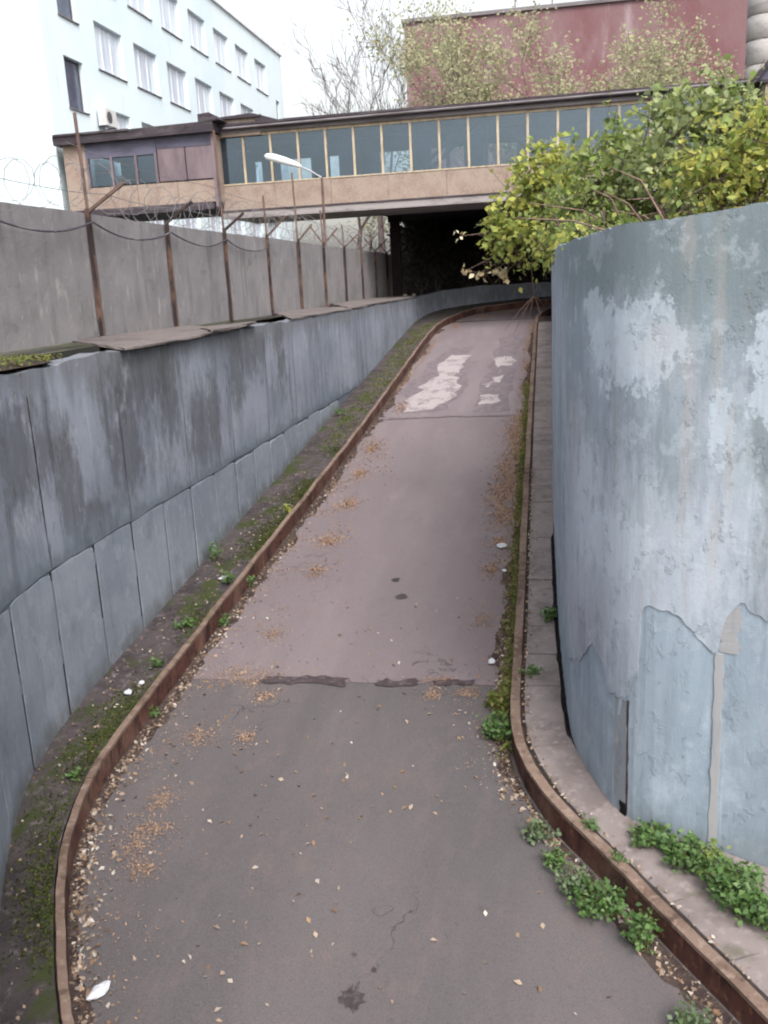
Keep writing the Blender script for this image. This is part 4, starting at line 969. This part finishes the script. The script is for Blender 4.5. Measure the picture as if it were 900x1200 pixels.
for k in range(8):
    wins.append((44.6+4.36*k, 47.6+4.36*k, 10.55, 12.66, 'l'))
    wins.append((44.4+4.36*k, 47.3+4.36*k, 14.34, 16.40, 'l'))
    wins.append((44.6+4.36*k, 47.6+4.36*k, 6.75, 8.86, 'l'))
    if k: wins.append((44.6+4.36*k, 47.6+4.36*k, 2.95, 5.06, 'l'))
for z in (4.5, 8.3, 12.1): wins.append((41.2, 42.95, z, z+2.15, 'd'))
wins = [w for w in wins if w[1] < B1-0.3]
wins.append((75.7, 76.6, 13.0, 14.4, 'd')); 
under(holed_wall(wins, B0, B1, -.9, BT, lambda u, v: (BX, u, v), lambda u, v: (BX-0.28, u, v)).build('facade', 'white_wall'), wb)
under(MB().box((-45, B0+.01, -.9), (BX-0.6, B1, BT-.05)).build('building_body', 'white_wall'), wb)
under(MB().add([(-45,B0,-.9),(BX,B0,-.9),(BX,B0,BT),(-45,B0,BT),(BX-.6,B0+.3,BT)], [(0,1,2,3)]).build('end_wall', 'white_wall'), wb)
under(MB().add([(BX,B1,-.9),(BX-.7,B1,-.9),(BX-.7,B1,BT),(BX,B1,BT)], [(0,1,2,3)]).build('far_end_wall', 'white_wall'), wb)
under(MB().box((-45.2, B0-.15, BT), (BX+.15, B1+.15, BT+.22)).build('parapet_cap', 'win_white'), wb)
for (y0, y1, z0, z1, kd) in wins:
    fr = MB(); th = .08; xq = BX-0.2
    fr.box((xq-.06,y0,z0),(xq,y1,z0+th)); fr.box((xq-.06,y0,z1-th),(xq,y1,z1)); fr.box((xq-.06,y0,z0+th),(xq,y0+th,z1-th)); fr.box((xq-.06,y1-th,z0+th),(xq,y1,z1-th))
    nm = 3 if kd == 'l' else 1
    for k in range(1, nm):
        yy = y0+(y1-y0)*k/nm; fr.box((xq-.06,yy-.05,z0+th),(xq,yy+.05,z1-th))
    w = under(fr.build('window', 'win_white' if kd == 'l' else 'grille'), wb)
    p = MB().box((xq-.05,y0+th*.5,z0+th*.5),(xq-.03,y1-th*.5,z1-th*.5)).build('pane', 'curtain' if kd == 'l' else 'win_dark'); p.parent = w
    s = MB().box((BX-.15,y0-.05,z0-.06),(BX+.07,y1+.05,z0-.002)).build('sill', 'roof_trim'); s.parent = w
for y, z, d in ((67.5, BT+.22, .9), (60.8, BT+.22, .7)):
    under(MB().box((BX-1.6, y, z), (BX-.6, y+d*2, z+.45)).build('roof_vent', 'roof_trim'), wb)
def aircon(y, z, label):
    a = empty('air_conditioner', (BX, y, z), label, 'air conditioner', 'air conditioners on the white facade')
    under(MB().box((BX+.12,y,z),(BX+.5,y+1.15,z+.75)).build('casing','metal_box'), a)
    m = MB(); 
    for k in range(14):
        t0, t1 = 2*math.pi*k/14, 2*math.pi*(k+1)/14
        m.add([(BX+.505,y+.4,z+.37),(BX+.505,y+.4+.28*math.cos(t0),z+.37+.28*math.sin(t0)),(BX+.505,y+.4+.28*math.cos(t1),z+.37+.28*math.sin(t1))],[(0,1,2)])
    under(m.build('fan_grille','grille'), a)
    for dy in (.15, 1.0): under(MB().beam((BX,y+dy,z-.03),(BX+.5,y+dy,z-.03),.04,.05).build('wall_bracket','grille'), a)
aircon(43.7, 7.9, 'air conditioner beside lower windows of the white building')

# ------------------------------------------------------------------ red building and duct
rb = empty('red_building', (3, 80, -.8), 'large dull red brick building behind the footbridge', 'building')
RB = MB()
under(MB().box((-10.3, 75, -.8), (60, 110, 18.75)).build('wall', 'red_wall'), rb)
under(MB().box((-10.5, 74.8, 18.75), (60, 110, 19.0)).build('parapet_cap', 'roof_trim'), rb)
under(MB().box((-10.35, 74.94, 12.9), (60, 74.998, 13.1)).build('string_course', 'red_wall'), rb)
for x, z in ((-2.1, 2.4), (.6, 1.6), (6.5, 2.0)):
    under(MB().tube([(x,76,19),(x,76,19+z)], 0.04, 5).build('roof_aerial', 'bark_far'), rb)
du = empty('ventilation_duct', (13.2, 66, 0), 'fat grey segmented duct in front of the red building at top right', 'duct')
for k in range(12):
    z0 = -.8+k*1.42; 
    under(MB().tube([(13.35,66,z0),(13.35,66,z0+.06),(13.35,66,z0+1.36),(13.35,66,z0+1.42)], [.86,.93,.93,.86], 20).build('duct_section','pipe_grey', smooth=True), du)
under(MB().tube([(13.35,66,16.24),(13.35,66,16.5),(13.35,66,16.7),(13.35,66,16.8)], [.88,.82,.55,.2], 20).build('duct_cap','pipe_grey', smooth=True), du)

# ------------------------------------------------------------------ street lamp
sl = empty('street_lamp', (-8.35, 36, -.8), 'street lamp with long white head on slanting arm behind the fence', 'street lamp')
under(MB().tube([(-8.35,36,-.8),(-8.35,36,1.5),(-8.32,36,4.0)], [.07,.06,.045], 8).build('pole', 'rust_pale'), sl)
under(MB().tube([(-8.32,36,3.98),(-8.75,36,4.26),(-9.25,36,4.5)], [.035,.035,.035], 8).build('arm', 'lamp_grey'), sl)
mb = MB().tube([(-9.1,36,4.44),(-9.3,36,4.53),(-9.7,36,4.68),(-10.15,36,4.83),(-10.42,36,4.9),(-10.5,36,4.92)], [.05,.10,.14,.15,.11,.03], 10)
under(mb.build('lamp_head', 'lamp_white', smooth=True), sl)

# ------------------------------------------------------------------ trees
rng = np.random.default_rng(23)
def grow(mb, tips, p, d, L, r, depth, spread=0.6, n=(2,3), curve=0.18, shrink=0.72):
    pts = [p]; rad = [r]; q = p; dd = d
    for k in range(4):
        dd = (dd + Vector(rng.normal(size=3))*curve*0.5 + Vector((0,0,.05))).normalized(); q = q + dd*L/4; pts.append(q); rad.append(r*(1-.1*(k+1)))
    rad = [max(q_, .011) for q_ in rad]
    mb.tube(pts, rad, 5 if depth > 2 else 4 if depth > 1 else 3, False)
    if depth <= 2: tips += [pts[2], pts[3], q]
    if depth == 0: return
    for k in range(int(rng.integers(n[0], n[1]+1))):
        e = Vector(rng.normal(size=3)); e = (e - dd*e.dot(dd)).normalized()
        nd = (dd + e*spread*rng.uniform(.6,1.3)).normalized()
        st = pts[int(rng.integers(2,5))] if k else q
        grow(mb, tips, st, nd, L*shrink*rng.uniform(.8,1.15), rad[-1]*.68, depth-1, spread, n, curve, shrink)
def tree(loc, H, label, leaves, mat, size, depth=5, spread=.55, group='trees behind the footbridge', sc=.35, n=(2,3), trunk=None):
    t = empty('tree', loc, label, 'tree', group)
    mb = MB(); tips = []
    L = trunk or H*.34
    grow(mb, tips, Vector(loc), Vector((0,0,1)), L, H*.016+.05, depth, spread, n, .16, .74)
    under(mb.build('trunk', 'bark_far'), t)
    if leaves:
        T = np.array([tuple(p) for p in tips]); T = T[rng.integers(0, len(T), leaves)] + rng.normal(size=(leaves,3))*sc
        V, F = leaf_cloud(T, size, .7, .2); under(obj_from_arrays('crown', V, F, mat), t)
    return t
tree((-9.9,59,-.8), 15.5, 'bare leafless tree left of the red building', 0, 'leaf_far', .16, 7, .5, n=(2,3), trunk=5.0)
tree((-12.6,63,-.8), 13, 'thin bare tree near the gap beside the white building', 0, 'leaf_far', .16, 7, .5, n=(2,3), trunk=4.4)
tree((-7.4,58,-.8), 14, 'thinly leaved tree before the left edge of the red building', 1000, 'leaf_far', .2, 6, .5, n=(2,3), trunk=4.4)
tree((-4.2,60,-.8), 14, 'yellowing tree, second from the left edge of the red building', 4200, 'leaf_far', .2, 5, .55, n=(3,3), trunk=4.7)
tree((-1.0,59,-.8), 15, 'fullest yellow-green tree before the middle of the red building', 5600, 'leaf_far', .2, 5, .6, n=(3,3), trunk=5.6)
tree((2.2,61,-.8), 14, 'yellow-green tree right of the fullest one, behind the roof', 5600, 'leaf_far', .2, 5, .6, n=(3,3), trunk=5.5)
tree((5.6,60,-.8), 13, 'low yellow tree above the footbridge roof, left of the duct', 4600, 'leaf_far', .21, 5, .6, n=(3,3), trunk=4.2)
tree((9.0,60,-.8), 12, 'lowest yellow tree just left of the grey duct', 3600, 'leaf_far', .21, 5, .6, n=(3,3), trunk=3.8)
for x, y, lab in ((-15.5,84,'distant bare tree showing in the gap under the footbridge, left one'), (-12.0,88,'distant bare tree showing in the gap under the footbridge, right one')):
    tree((x,y,-.8), 9, lab, 500, 'leaf_far', .25, 5, .6, trunk=3.0)

rng = np.random.default_rng(47)
# ------------------------------------------------------------------ shrubs above the right wall
def shrub(loc, blobs, label, mat, size, dens, depthy=.7, mat2=None, stemmat='bark'):
    s = empty('shrub', loc, label, 'shrub', 'shrubs growing above the right wall')
    P = []; P2 = []; mb = MB(); L = Vector(loc)
    for (x, y, z, r) in blobs:
        # twig sprays inside each blob: leaves hang on short arching twigs
        k = int(dens*r*r)
        for _ in range(k):
            u = rng.normal(size=3); u /= np.linalg.norm(u); rr = r*rng.uniform(.25,1.12)
            c = np.array((x, y+rng.uniform(-.2,.5)*depthy, z)) + u*rr*np.array((1,depthy,1))
            tw = rng.normal(size=3)*.10; tw[2] -= .05
            nl = int(rng.integers(4,9))
            for j in range(nl): (P if rng.random() < .8 or not mat2 else P2).append(c + tw*(j/nl*2) + rng.normal(size=3)*size*.35)
            if rng.random() < .25: mb.tube([tuple(c-tw*.5), tuple(c+tw*2)], [.006,.003], 3, False)
        c = Vector((x, y+.1, z)); mid = L.lerp(c, .5) + Vector(rng.normal(size=3))*.12 + Vector((0,0,.12))
        mb.tube([tuple(L + Vector((rng.normal()*.08, rng.normal()*.08, -.1))), tuple(mid), tuple(c)], [.028,.018,.008], 5, False)
        for _ in range(4):
            e = c + Vector(rng.normal(size=3))*r*.8; mb.tube([tuple(mid.lerp(c,.6)), tuple(c.lerp(e,.5)+Vector(rng.normal(size=3))*.04), tuple(e)], [.010,.007,.003], 4, False)
    under(mb.build('stems', stemmat), s)
    V, F = leaf_cloud(np.array(P), size, .8, .35, .65, .15, (0,-.1,-.5)); under(obj_from_arrays('leaves', V, F, mat), s)
    if P2: V, F = leaf_cloud(np.array(P2), size, .8, .35, .4, .15, (0,-.1,-.5)); under(obj_from_arrays('leaves', V, F, mat2), s)
    return s
shrub((.35,16.9,.25), [(-.56,16.6,.95,.46),(.01,16.5,1.66,.5),(-.70,16.6,.68,.30),(.15,16.4,.95,.48),(-.27,16.6,1.45,.42),(.29,16.6,1.85,.32),(.35,16.3,1.3,.5),(-.85,16.7,1.05,.22),(-.15,16.5,.62,.3)], 'yellow-green shrub spilling over the far end of the curved wall', 'leaf_yellow', .10, 460, .7, 'leaf_green')
shrub((.9,13.3,.25), [(.67,13.0,1.22,.45),(1.1,13.0,.93,.40),(.56,12.9,.74,.30),(1.2,13.2,1.45,.45),(.32,13.2,.9,.3),(.88,13.1,1.6,.28),(.95,12.6,.6,.3),(1.5,13.2,1.1,.4)], 'mid green shrub in the middle of the curved wall top', 'leaf_green', .085, 520, .8, 'leaf_grey')
shrub((1.7,12.2,.25), [(1.49,12.0,1.72,.38),(1.87,12.0,1.78,.36),(1.31,11.9,1.22,.38),(2.14,12.0,1.92,.25),(1.6,11.9,.97,.36),(2.07,12.0,1.5,.42),(2.4,12.2,1.75,.36),(1.42,12.1,2.0,.14),(2.05,12.1,2.12,.12)], 'tallest grey-green shrub standing behind the wall at right', 'leaf_grey', .085, 520, .8, 'leaf_green')
shrub((1.9,10.0,.25), [(1.66,9.9,.85,.33),(1.96,9.9,1.05,.34),(2.06,9.8,.72,.28),(1.45,10.0,.98,.25),(2.1,10.0,1.36,.26),(2.35,9.9,.95,.36),(1.75,9.8,.6,.22)], 'bright yellow-green shrub leaning over the wall at the right edge', 'leaf_yellow', .072, 700, .8, 'leaf_green')
shrub((.7,11.0,.25), [(.62,10.6,.46,.16),(.9,10.3,.45,.15),(1.15,10.0,.48,.16),(.5,11.6,.55,.2)], 'low dark green growth along the wall top under the shrubs', 'leaf_green', .07, 700, .7)
shrub((.45,12.6,.25), [(.22,12.6,.46,.2),(.3,11.4,.42,.17),(.18,14.4,.55,.28),(.2,13.4,.5,.24),(.42,10.6,.40,.13),(-.02,13.6,.35,.16)], 'yellow sprays hanging over the wall top near its left end', 'leaf_yellow', .075, 620, .7, 'leaf_green')
# bare canes lying over the wall edge
cn = empty('bare_canes', (.8,10.6,.3), 'bare grey-brown canes lying along the curved wall top', 'canes')
mb = MB()
for _ in range(13):
    a = Vector((rng.uniform(.5,1.5), rng.uniform(9.6,11.6), .3)); e = a + Vector((rng.normal()*.5-.25, rng.normal()*.5, rng.uniform(.1,.7)))
    m_ = a.lerp(e,.5)+Vector((0,0,rng.uniform(.05,.2))); mb.tube([tuple(a),tuple(m_),tuple(e)], [.012,.009,.004], 4, False)
under(mb.build('stems', 'dead_stem'), cn)
# dead branch with pale leaves in front of the underpass
db = empty('dead_branch', (.2,17.0,.5), 'dead brown branch with a few pale leaves drooping before the underpass', 'branch')
mb = MB(); ends = [(-1.48,17.0,.74),(-1.42,17.1,.14),(-1.2,17.0,.06),(-.9,16.9,.12),(-.75,17,.02),(-.96,17.1,.5),(-1.05,17,.3),(-.6,17,.3),(-.5,16.9,.15)]
twp = []
for e in ends:
    s_ = Vector((.1,17.0,.75)); E = Vector(e); mid = s_.lerp(E,.5)+Vector((0,0,.1))+Vector(rng.normal(size=3))*.05
    mb.tube([tuple(s_),tuple(mid),tuple(E)], [.02,.012,.005], 5, False)
    for _ in range(14):
        f = rng.uniform(.35,1); b = (mid.lerp(E,(f-.5)*2) if f > .5 else s_.lerp(mid,f*2)); t_ = b+Vector((rng.normal()*.16, rng.normal()*.12, rng.normal()*.14-.03))
        mb.tube([tuple(b),tuple(t_)], [.006,.002], 3, False)
under(mb.build('twigs', 'dead_stem'), db)
LP = np.concatenate([np.array(e)+rng.normal(size=(k,3))*np.array((.05,.05,.04)) for e, k in ((ends[0],6),(ends[1],9),(ends[2],6),(ends[3],9),(ends[4],14),((-.78,17,.1),8))])
V, F = leaf_cloud(LP, .11, .8, .2, .3, .15, (0,0,-.6)); under(obj_from_arrays('pale_leaves', V, F, 'leaf_dead'), db)
hv = empty('hanging_vine', (-.1,17,.4), 'thin dry vine hanging down beside the end of the curved wall', 'vine')
mb = MB()
mb.tube([(-.2,17,.7),(-.25,17,.1),(-.22,17,-.35)], [.012,.012,.01], 4)
for e in ((-.75,17,-.95),(-.58,17,-1.0),(-.42,17.1,-.75),(-.1,16.9,-.7),(-.32,17,-.85),(.0,17,-.6)):
    mb.tube([(-.22,17,-.35),((-.22+e[0])/2,17,(-.35+e[2])/2+.04),e], [.008,.007,.004], 4, False)
under(mb.build('stems', 'dead_stem'), hv)
YL = np.array((-.28,17,.15))+rng.normal(size=(40,3))*np.array((.14,.1,.18)); V, F = leaf_cloud(YL, .1, .8, .2, .4, .15, (0,0,-.5)); under(obj_from_arrays('leaves', V, F, 'leaf_yellow'), hv)

# ------------------------------------------------------------------ weeds
def weed(x, y, z, r, h, n, label, size=.05, mat='leaf_weed', group='weeds along the kerbs', name='weed'):
    s = empty(name, (x,y,z), label, 'weed', group)
    mb = MB(); P = []
    k = max(3, int(n/14))
    for i in range(k):
        a = rng.uniform(0, 2*math.pi); q = r*math.sqrt(rng.random()); hh = h*rng.uniform(.45,1.05)*(1-.45*q/r)
        e = Vector((x+q*math.cos(a), y+q*math.sin(a), z+hh)); b = Vector((x+q*.5*math.cos(a), y+q*.5*math.sin(a), z-.01))
        m_ = b.lerp(e,.5)+Vector(rng.normal(size=3))*.02; mb.tube([tuple(b),tuple(m_),tuple(e)], [.004,.003,.002], 3, False)
        for j in range(14):
            f = rng.uniform(.3,1.05); c = b.lerp(e,f); P.append(np.array(c)+rng.normal(size=3)*np.array((size*.75,size*.75,size*.35)))
    under(mb.build('stems', 'leaf_grass'), s)
    V, F = leaf_cloud(np.array(P), size, .78, .75, .45, .12); under(obj_from_arrays('leaves', V, F, mat), s); return s
# big clump at the wall foot, right foreground
weed(.95,7.93,zk(7.9),.18,.26,340,'leafy weed against the wall foot, left end of the large clump', .055, group='weeds at the foot of the curved wall')
weed(1.22,7.72,zk(7.7),.22,.30,520,'leafy weed against the wall foot, middle of the large clump', .06, group='weeds at the foot of the curved wall')
weed(1.55,7.35,zk(7.35),.26,.34,700,'brightest leafy weed at right end of the large wall-foot clump', .065, group='weeds at the foot of the curved wall')
weed(1.72,7.05,zk(7.0),.2,.28,380,'small weed at the right frame edge below the wall', .055, group='weeds at the foot of the curved wall')
weed(1.42,7.62,zk(7.6),.14,.30,180,'darker upright weed close to the wall behind the bright one', .055, 'leaf_green', group='weeds at the foot of the curved wall')
# right gutter
weed(-.10,8.35,zr(8.4)+.01,.15,.22,190,'small grey-green weed in the gutter above the foreground bend', .05, 'leaf_sage', group='weeds in the right gutter')
weed(.06,7.95,zr(8.0)+.01,.15,.20,170,'short weed in the gutter below a small grey-green one', .045, group='weeds in the right gutter')
weed(.42,7.38,zr(7.4)+.01,.24,.34,520,'dense dark weed clump against the rusty kerb face, right foreground', .05, group='weeds in the right gutter')
weed(.20,7.66,zr(7.7)+.01,.18,.26,260,'grey-leaved weed joined to the dense clump on the kerb', .045, 'leaf_sage', group='weeds in the right gutter')
weed(.78,7.02,zr(7.0)+.01,.14,.46,320,'tall weed reaching over the kerb edge, right foreground', .05, group='weeds in the right gutter')
weed(1.02,6.15,zr(6.2)+.01,.16,.32,260,'lowest grey-green weed in gutter near bottom right corner', .05, 'leaf_sage', group='weeds in the right gutter')
weed(.36,8.12,zk(8.1),.09,.14,80,'small weed growing on top of the right kerb', .04, group='weeds on the right footway')
weed(.62,7.72,zk(7.7),.06,.1,40,'tiny weed in a slab joint beside the wall weeds', .035, group='weeds on the right footway')
weed(-.62,10.1,zr(10.1)+.01,.17,.36,420,'bright green grassy weed in the right gutter beyond the bend', .06, 'leaf_weed', group='weeds in the right gutter')
weed(-.62,10.75,zr(10.7)+.01,.18,.26,300,'dry-tipped grassy tuft behind the bright gutter weed', .06, 'leaf_grass', group='weeds in the right gutter')
weed(-.22,11.1,zk(11.1),.16,.1,110,'flat weed spreading over the slabs beside the kerb', .045, group='weeds on the right footway')
weed(.02,12.6,zk(12.6),.10,.26,150,'upright green weed against the curved wall above the gap', .055, group='weeds on the right footway')
P = []
for _ in range(5200):
    y = rng.uniform(9.6, 30); c = .5+.5*math.sin(y*2.7)*math.sin(y*.9+1)
    if rng.random() > .25+.75*c: continue
    P.append((right_line_y(RK, y)-.03-abs(rng.normal())*.085, y, zr(y)+rng.uniform(.02,.16)*(.4+.6*c)))
V, F = leaf_cloud(np.array(P), .10, .22, 0, .5, .05, (0,0,1.1)); tag(obj_from_arrays('gutter_grass', V, F, 'leaf_grass'), 'thin green-brown grass growing along the right gutter', 'grass', None, 'stuff')
# left side
for (x,y,r,h,n,lab,top) in ((-5.75,14.8,.12,.55,120,'tall thin green weed against the left wall',1),(-5.2,13.9,.13,.2,110,'weed on the left ledge beside the pale stones',1),(-5.05,14.35,.10,.28,90,'weed climbing the rusty left kerb face',0),
      (-4.98,12.9,.10,.24,80,'small leafy weed on the left kerb below the climbing one',0),(-5.15,17.3,.10,.2,60,'yellowish weed on the left kerb edge in mid distance',1),(-5.3,11.1,.10,.16,70,'bright little weed on the dark mossy left ledge',1),
      (-5.28,8.55,.07,.14,46,'small bright sprig on the ledge beside left kerb bend',1),(-5.05,10.3,.09,.2,60,'weed in the left gutter close to the leaf drift',0),(-5.4,12.3,.16,.14,110,'mossy weed patch on the left ledge',1),(-5.72,25.2,.22,.3,120,'dark weed tuft at the left wall foot far up the ramp',1)):
    weed(x,y,zk(y)-.01 if top else zr(y)+.01,r,h,n,lab,.05,'leaf_weed' if 'yellow' not in lab else 'leaf_yellow', group='weeds along the left ledge')

# ------------------------------------------------------------------ moss, litter (uncountable)
P = []
for _ in range(22000):
    t_ = rng.uniform(0.3, LKL.arc_of_y(22)); p = LKL.at(t_)+LKL.nrm(t_)*(0.05+abs(rng.normal())*.2)
    if math.sin(p[1]*2.1)+math.sin(p[1]*.77+1)+rng.normal()*.6 < .1: continue
    P.append((p[0], p[1], zk(p[1])-.015))
V, F = leaf_cloud(np.array(P), .03, .6, .5); tag(obj_from_arrays('moss', V, F, 'moss'), 'dark green moss along the left ledge', 'moss', None, 'stuff')
P = []
for y0, y1, n in ((22, 42, 2600),):
    for _ in range(n):
        y = rng.uniform(y0,y1); t_ = LKL.arc_of_y(y); p = LKL.at(t_)+LKL.nrm(t_)*rng.uniform(.1,.7); P.append((p[0],p[1],zk(p[1])-.01))
V, F = leaf_cloud(np.array(P), .06, .3, .0); tag(obj_from_arrays('ledge_grass', V, F, 'leaf_grass'), 'thin mixed grass and yellow leaves on the far left ledge', 'grass', None, 'stuff')

def on_road(x, y): return zr(y)+0.012+0.012*math.sin(x*1.7+y*.9)*math.sin(y*.6-x)+(0.004 if 11.28 < y < 25.9 else 0)
P = []
for _ in range(1500):                       # drift along the left kerb
    y = 5.2+abs(rng.normal())*5.5 if rng.random() < .75 else rng.uniform(5,25)
    t_ = LKL.arc_of_y(min(y,40)); p = LKL.at(t_)-LKL.nrm(t_)*(.06+abs(rng.normal())*.13); P.append((p[0],p[1]))
for _ in range(1400):                       # drift along the right kerb
    y = 5+rng.uniform(0,8) if rng.random() < .8 else rng.uniform(8,26)
    t_ = RKr.arc_of_y(y); p = RKr.at(t_)-RKr.nrm(t_, False)*(.05+abs(rng.normal())*.10); P.append((p[0],p[1]))
for _ in range(420):                        # scattered over the foreground
    y = rng.uniform(5.2,14); lx = float(np.interp(y, LK[:,1], LK[:,0])); rx = right_line_y(RK,y)
    f = rng.beta(.7,1.2); P.append((lx+.1+(rx-lx-.2)*f, y))
P = np.array([(x,y,on_road(x,y)) for x,y in P])
V, F = leaf_cloud(P, .055, .6, 0, .5, .12, None, (0,-.1,1)); tag(obj_from_arrays('leaf_litter', V, F, 'litter'), 'pale brown fallen leaves along the kerbs and on the road', 'leaves', None, 'stuff')
# clumps of dry orange needles
P = []
clumps = [(-4.28,8.6,.12,.18),(-4.25,7.9,.15,.22),(-4.05,7.55,.14,.14),(-4.2,8.15,.2,.1),(-4.35,11.4,.28,.2),(-4.0,11.3,.2,.2),(-3.75,10.85,.13,.12),(-4.1,12.6,.13,.25),(-4.0,14.9,.16,.25),(-4.1,16.4,.18,.25),(-4.15,18.6,.15,.3),(-4.3,20.6,.15,.35),(-4.4,22.7,.15,.4),(-1.05,11.05,.14,.12),(-1.5,11.0,.10,.1),(-1.45,11.35,.18,.08),(-.95,15.0,.14,.28),(-.85,17.8,.2,.5),(-.8,19.6,.16,.6),(-.75,22.5,.14,1.0),(-.72,25.5,.14,1.1),(-1.0,19.0,.22,.9),(-.95,21.0,.18,.9),(-1.0,13.2,.12,.25),(-.85,24,.2,1.0),(-.9,16.4,.08,.15),(-3.7,9.9,.1,.1),(-4.3,9.9,.2,.2),(-.75,29,.14,1.4),(-.72,33,.15,1.8),(-.75,37.5,.2,1.8),(-4.3,27.2,.2,.6),(-4.75,31,.1,3),(-4.6,37,.12,3),(-4.1,43.0,.2,1.0),(-3.0,45.6,.3,.35),(-2.0,46.9,.5,.3),(-.9,47.6,.6,.3),(-.6,41.5,.2,1.6)]
for cx,cy,rx,ry in clumps:
    n = int(200+4200*rx*ry) if cy < 27 else int(200+1300*rx*ry)
    for _ in range(n):
        a = rng.normal(size=2)*.5*(1 if rng.random() < .7 else 1.9); P.append((cx+a[0]*rx*1.15, cy+a[1]*ry*1.15))
for _ in range(5200):
    y = rng.uniform(5.5,24); lx = float(np.interp(y, LK[:,1], LK[:,0])); x_ = lx+.15+abs(rng.normal())*.6
    if math.sin(x_*5.1+y*1.3)+math.sin(y*3.7-x_*2.2)+rng.normal()*.7 > .4: P.append((x_, y))
for _ in range(2600):
    y = rng.uniform(9,26); P.append((right_line_y(RK,y)-.1-abs(rng.normal())*.28, y))
P = np.array([(x,y,on_road(x,y)+.002) for x,y in P])
far = (P[:,1] > 15)
sizes = np.where(far, .05, .028)
V, F = leaf_cloud(P, sizes, .4, 0, .5, .05, None, (0,-.1,1)); tag(obj_from_arrays('needle_litter', V, F, 'needles'), 'clumps of dry orange needles scattered on the asphalt', 'needles', None, 'stuff')
# damp dirt washed along the foot of both kerbs
def dirt(name, line, side, y0, y1, w0, label):
    mb = MB(); s0, s1 = line.arc_of_y(y0), line.arc_of_y(y1); n = int((s1-s0)/.12); wn_ = np.convolve(rng.normal(size=n+9), np.ones(9)/3, 'valid')
    for i in range(n+1):
        u = s0+(s1-s0)*i/n; p = line.at(u); nv = line.nrm(u, side == 'L'); w = w0*max(.25, 1+.45*wn_[i]+.35*math.sin(u*.8))+rng.normal()*.012
        for f in (-.02, .5, 1.0):
            q = p - nv*(.05+max(w,.04)*max(f,0)); mb.v.append((q[0], q[1], on_road(q[0], q[1])-.006+(.018 if f < 0 else .004 if f < 1 else -.004)))
    for i in range(n):
        for j in range(2): a = i*3+j; mb.f.append((a, a+1, a+4, a+3))
    return tag(mb.build(name, 'dirt', smooth=True), label, 'dirt', None, 'stuff')
M['dirt'] = layered('gutter_dirt', srgb(74, 63, 60), [(srgb(54, 45, 44), (5, 5, 5), 0.42, 0.62, 0.85), (srgb(98, 84, 76), (18, 18, 18), 0.5, 0.68, 0.7), (srgb(66, 70, 44), (3, 3, 3), 0.58, 0.7, 0.6)], 1.0, 0.1, 0.012, 40)
dirt('gutter_dirt', LKL, 'L', 4.2, 42, .16, 'dark damp dirt along the foot of the left kerb')
dirt('gutter_dirt', RKr, 'R', 5.4, 40, .13, 'dark damp dirt along the foot of the right kerb')
# leaf crumbs and pebbles on slab edges and left ledge
P = []
for _ in range(700):
    y = rng.uniform(5,20); P.append((right_line_y(RK,y)+.12+abs(rng.normal())*.05, y, zk(y)+.015))
for _ in range(500):
    y = rng.uniform(5.5,20); t_ = LKL.arc_of_y(y); p = LKL.at(t_)+LKL.nrm(t_)*rng.uniform(.15,.75); P.append((p[0],p[1],zk(p[1])-.008))
V, F = leaf_cloud(np.array(P), .035, .7, 0, .5, .1, None, (0,-.1,1)); tag(obj_from_arrays('leaf_crumbs', V, F, 'litter'), 'broken leaf crumbs in the joints of the footway and ledge', 'leaves', None, 'stuff')

# ------------------------------------------------------------------ litter one can point at
def crumpled(x, y, z, rx, ry, h, label, rot=0, name='crumpled_paper'):
    mb = MB(); n, m = 12, 5
    for j in range(m+1):
        for i in range(n):
            a = 2*math.pi*i/n; f = math.sin(math.pi*(j+.35)/(m+.7)); k = 1+rng.normal()*.09
            px, py = rx*f*k*math.cos(a), ry*f*k*math.sin(a)
            mb.v.append((x+px*math.cos(rot)-py*math.sin(rot), y+px*math.sin(rot)+py*math.cos(rot), z+h*(1-math.cos(math.pi*(j+.35)/(m+.7)))/2+rng.normal()*h*.06))
    for j in range(m):
        for i in range(n): mb.f.append((j*n+i, j*n+(i+1)%n, (j+1)*n+(i+1)%n, (j+1)*n+i))
    mb.f += [tuple(range(n))[::-1], tuple(m*n+i for i in range(n))]
    return tag(mb.build(name, 'paper'), label, 'litter')
crumpled(-3.80,6.08,on_road(-3.8,6.08)-.005,.065,.125,.06,'white plastic scrap beside the left kerb at bottom left', -.35, 'plastic_scrap')
crumpled(-.78,11.85,on_road(-.78,11.85)-.004,.05,.07,.07,'small white paper scrap in the right gutter by the road joint', .3)
crumpled(-.83,16.1,on_road(-.83,16.1)-.004,.09,.10,.07,'white paper scrap in the far right gutter', .3)
crumpled(-.74,15.0,on_road(-.74,15)-.004,.04,.05,.04,'smaller white scrap just before the far gutter paper', .1)
crumpled(-5.42,10.35,zk(10.3)-.01,.05,.07,.05,'pale stone on the left ledge near the wall foot', .2, 'pale_stone')
crumpled(-5.34,10.6,zk(10.6)-.01,.04,.05,.04,'smaller pale stone beside the first on the left ledge', .2, 'pale_stone')
crumpled(-5.35,14.0,zk(14.0)-.01,.10,.05,.04,'flat pale stone on the left ledge in mid distance', .7, 'pale_stone')

scene.render.engine = 'CYCLES'
scene.cycles.filter_width = 2.1
cy = scene.cycles
cy.max_bounces = 6; cy.diffuse_bounces = 3; cy.glossy_bounces = 2; cy.transmission_bounces = 3; cy.transparent_max_bounces = 8
cy.caustics_reflective = False; cy.caustics_refractive = False
cy.use_adaptive_sampling = True; cy.adaptive_threshold = 0.025
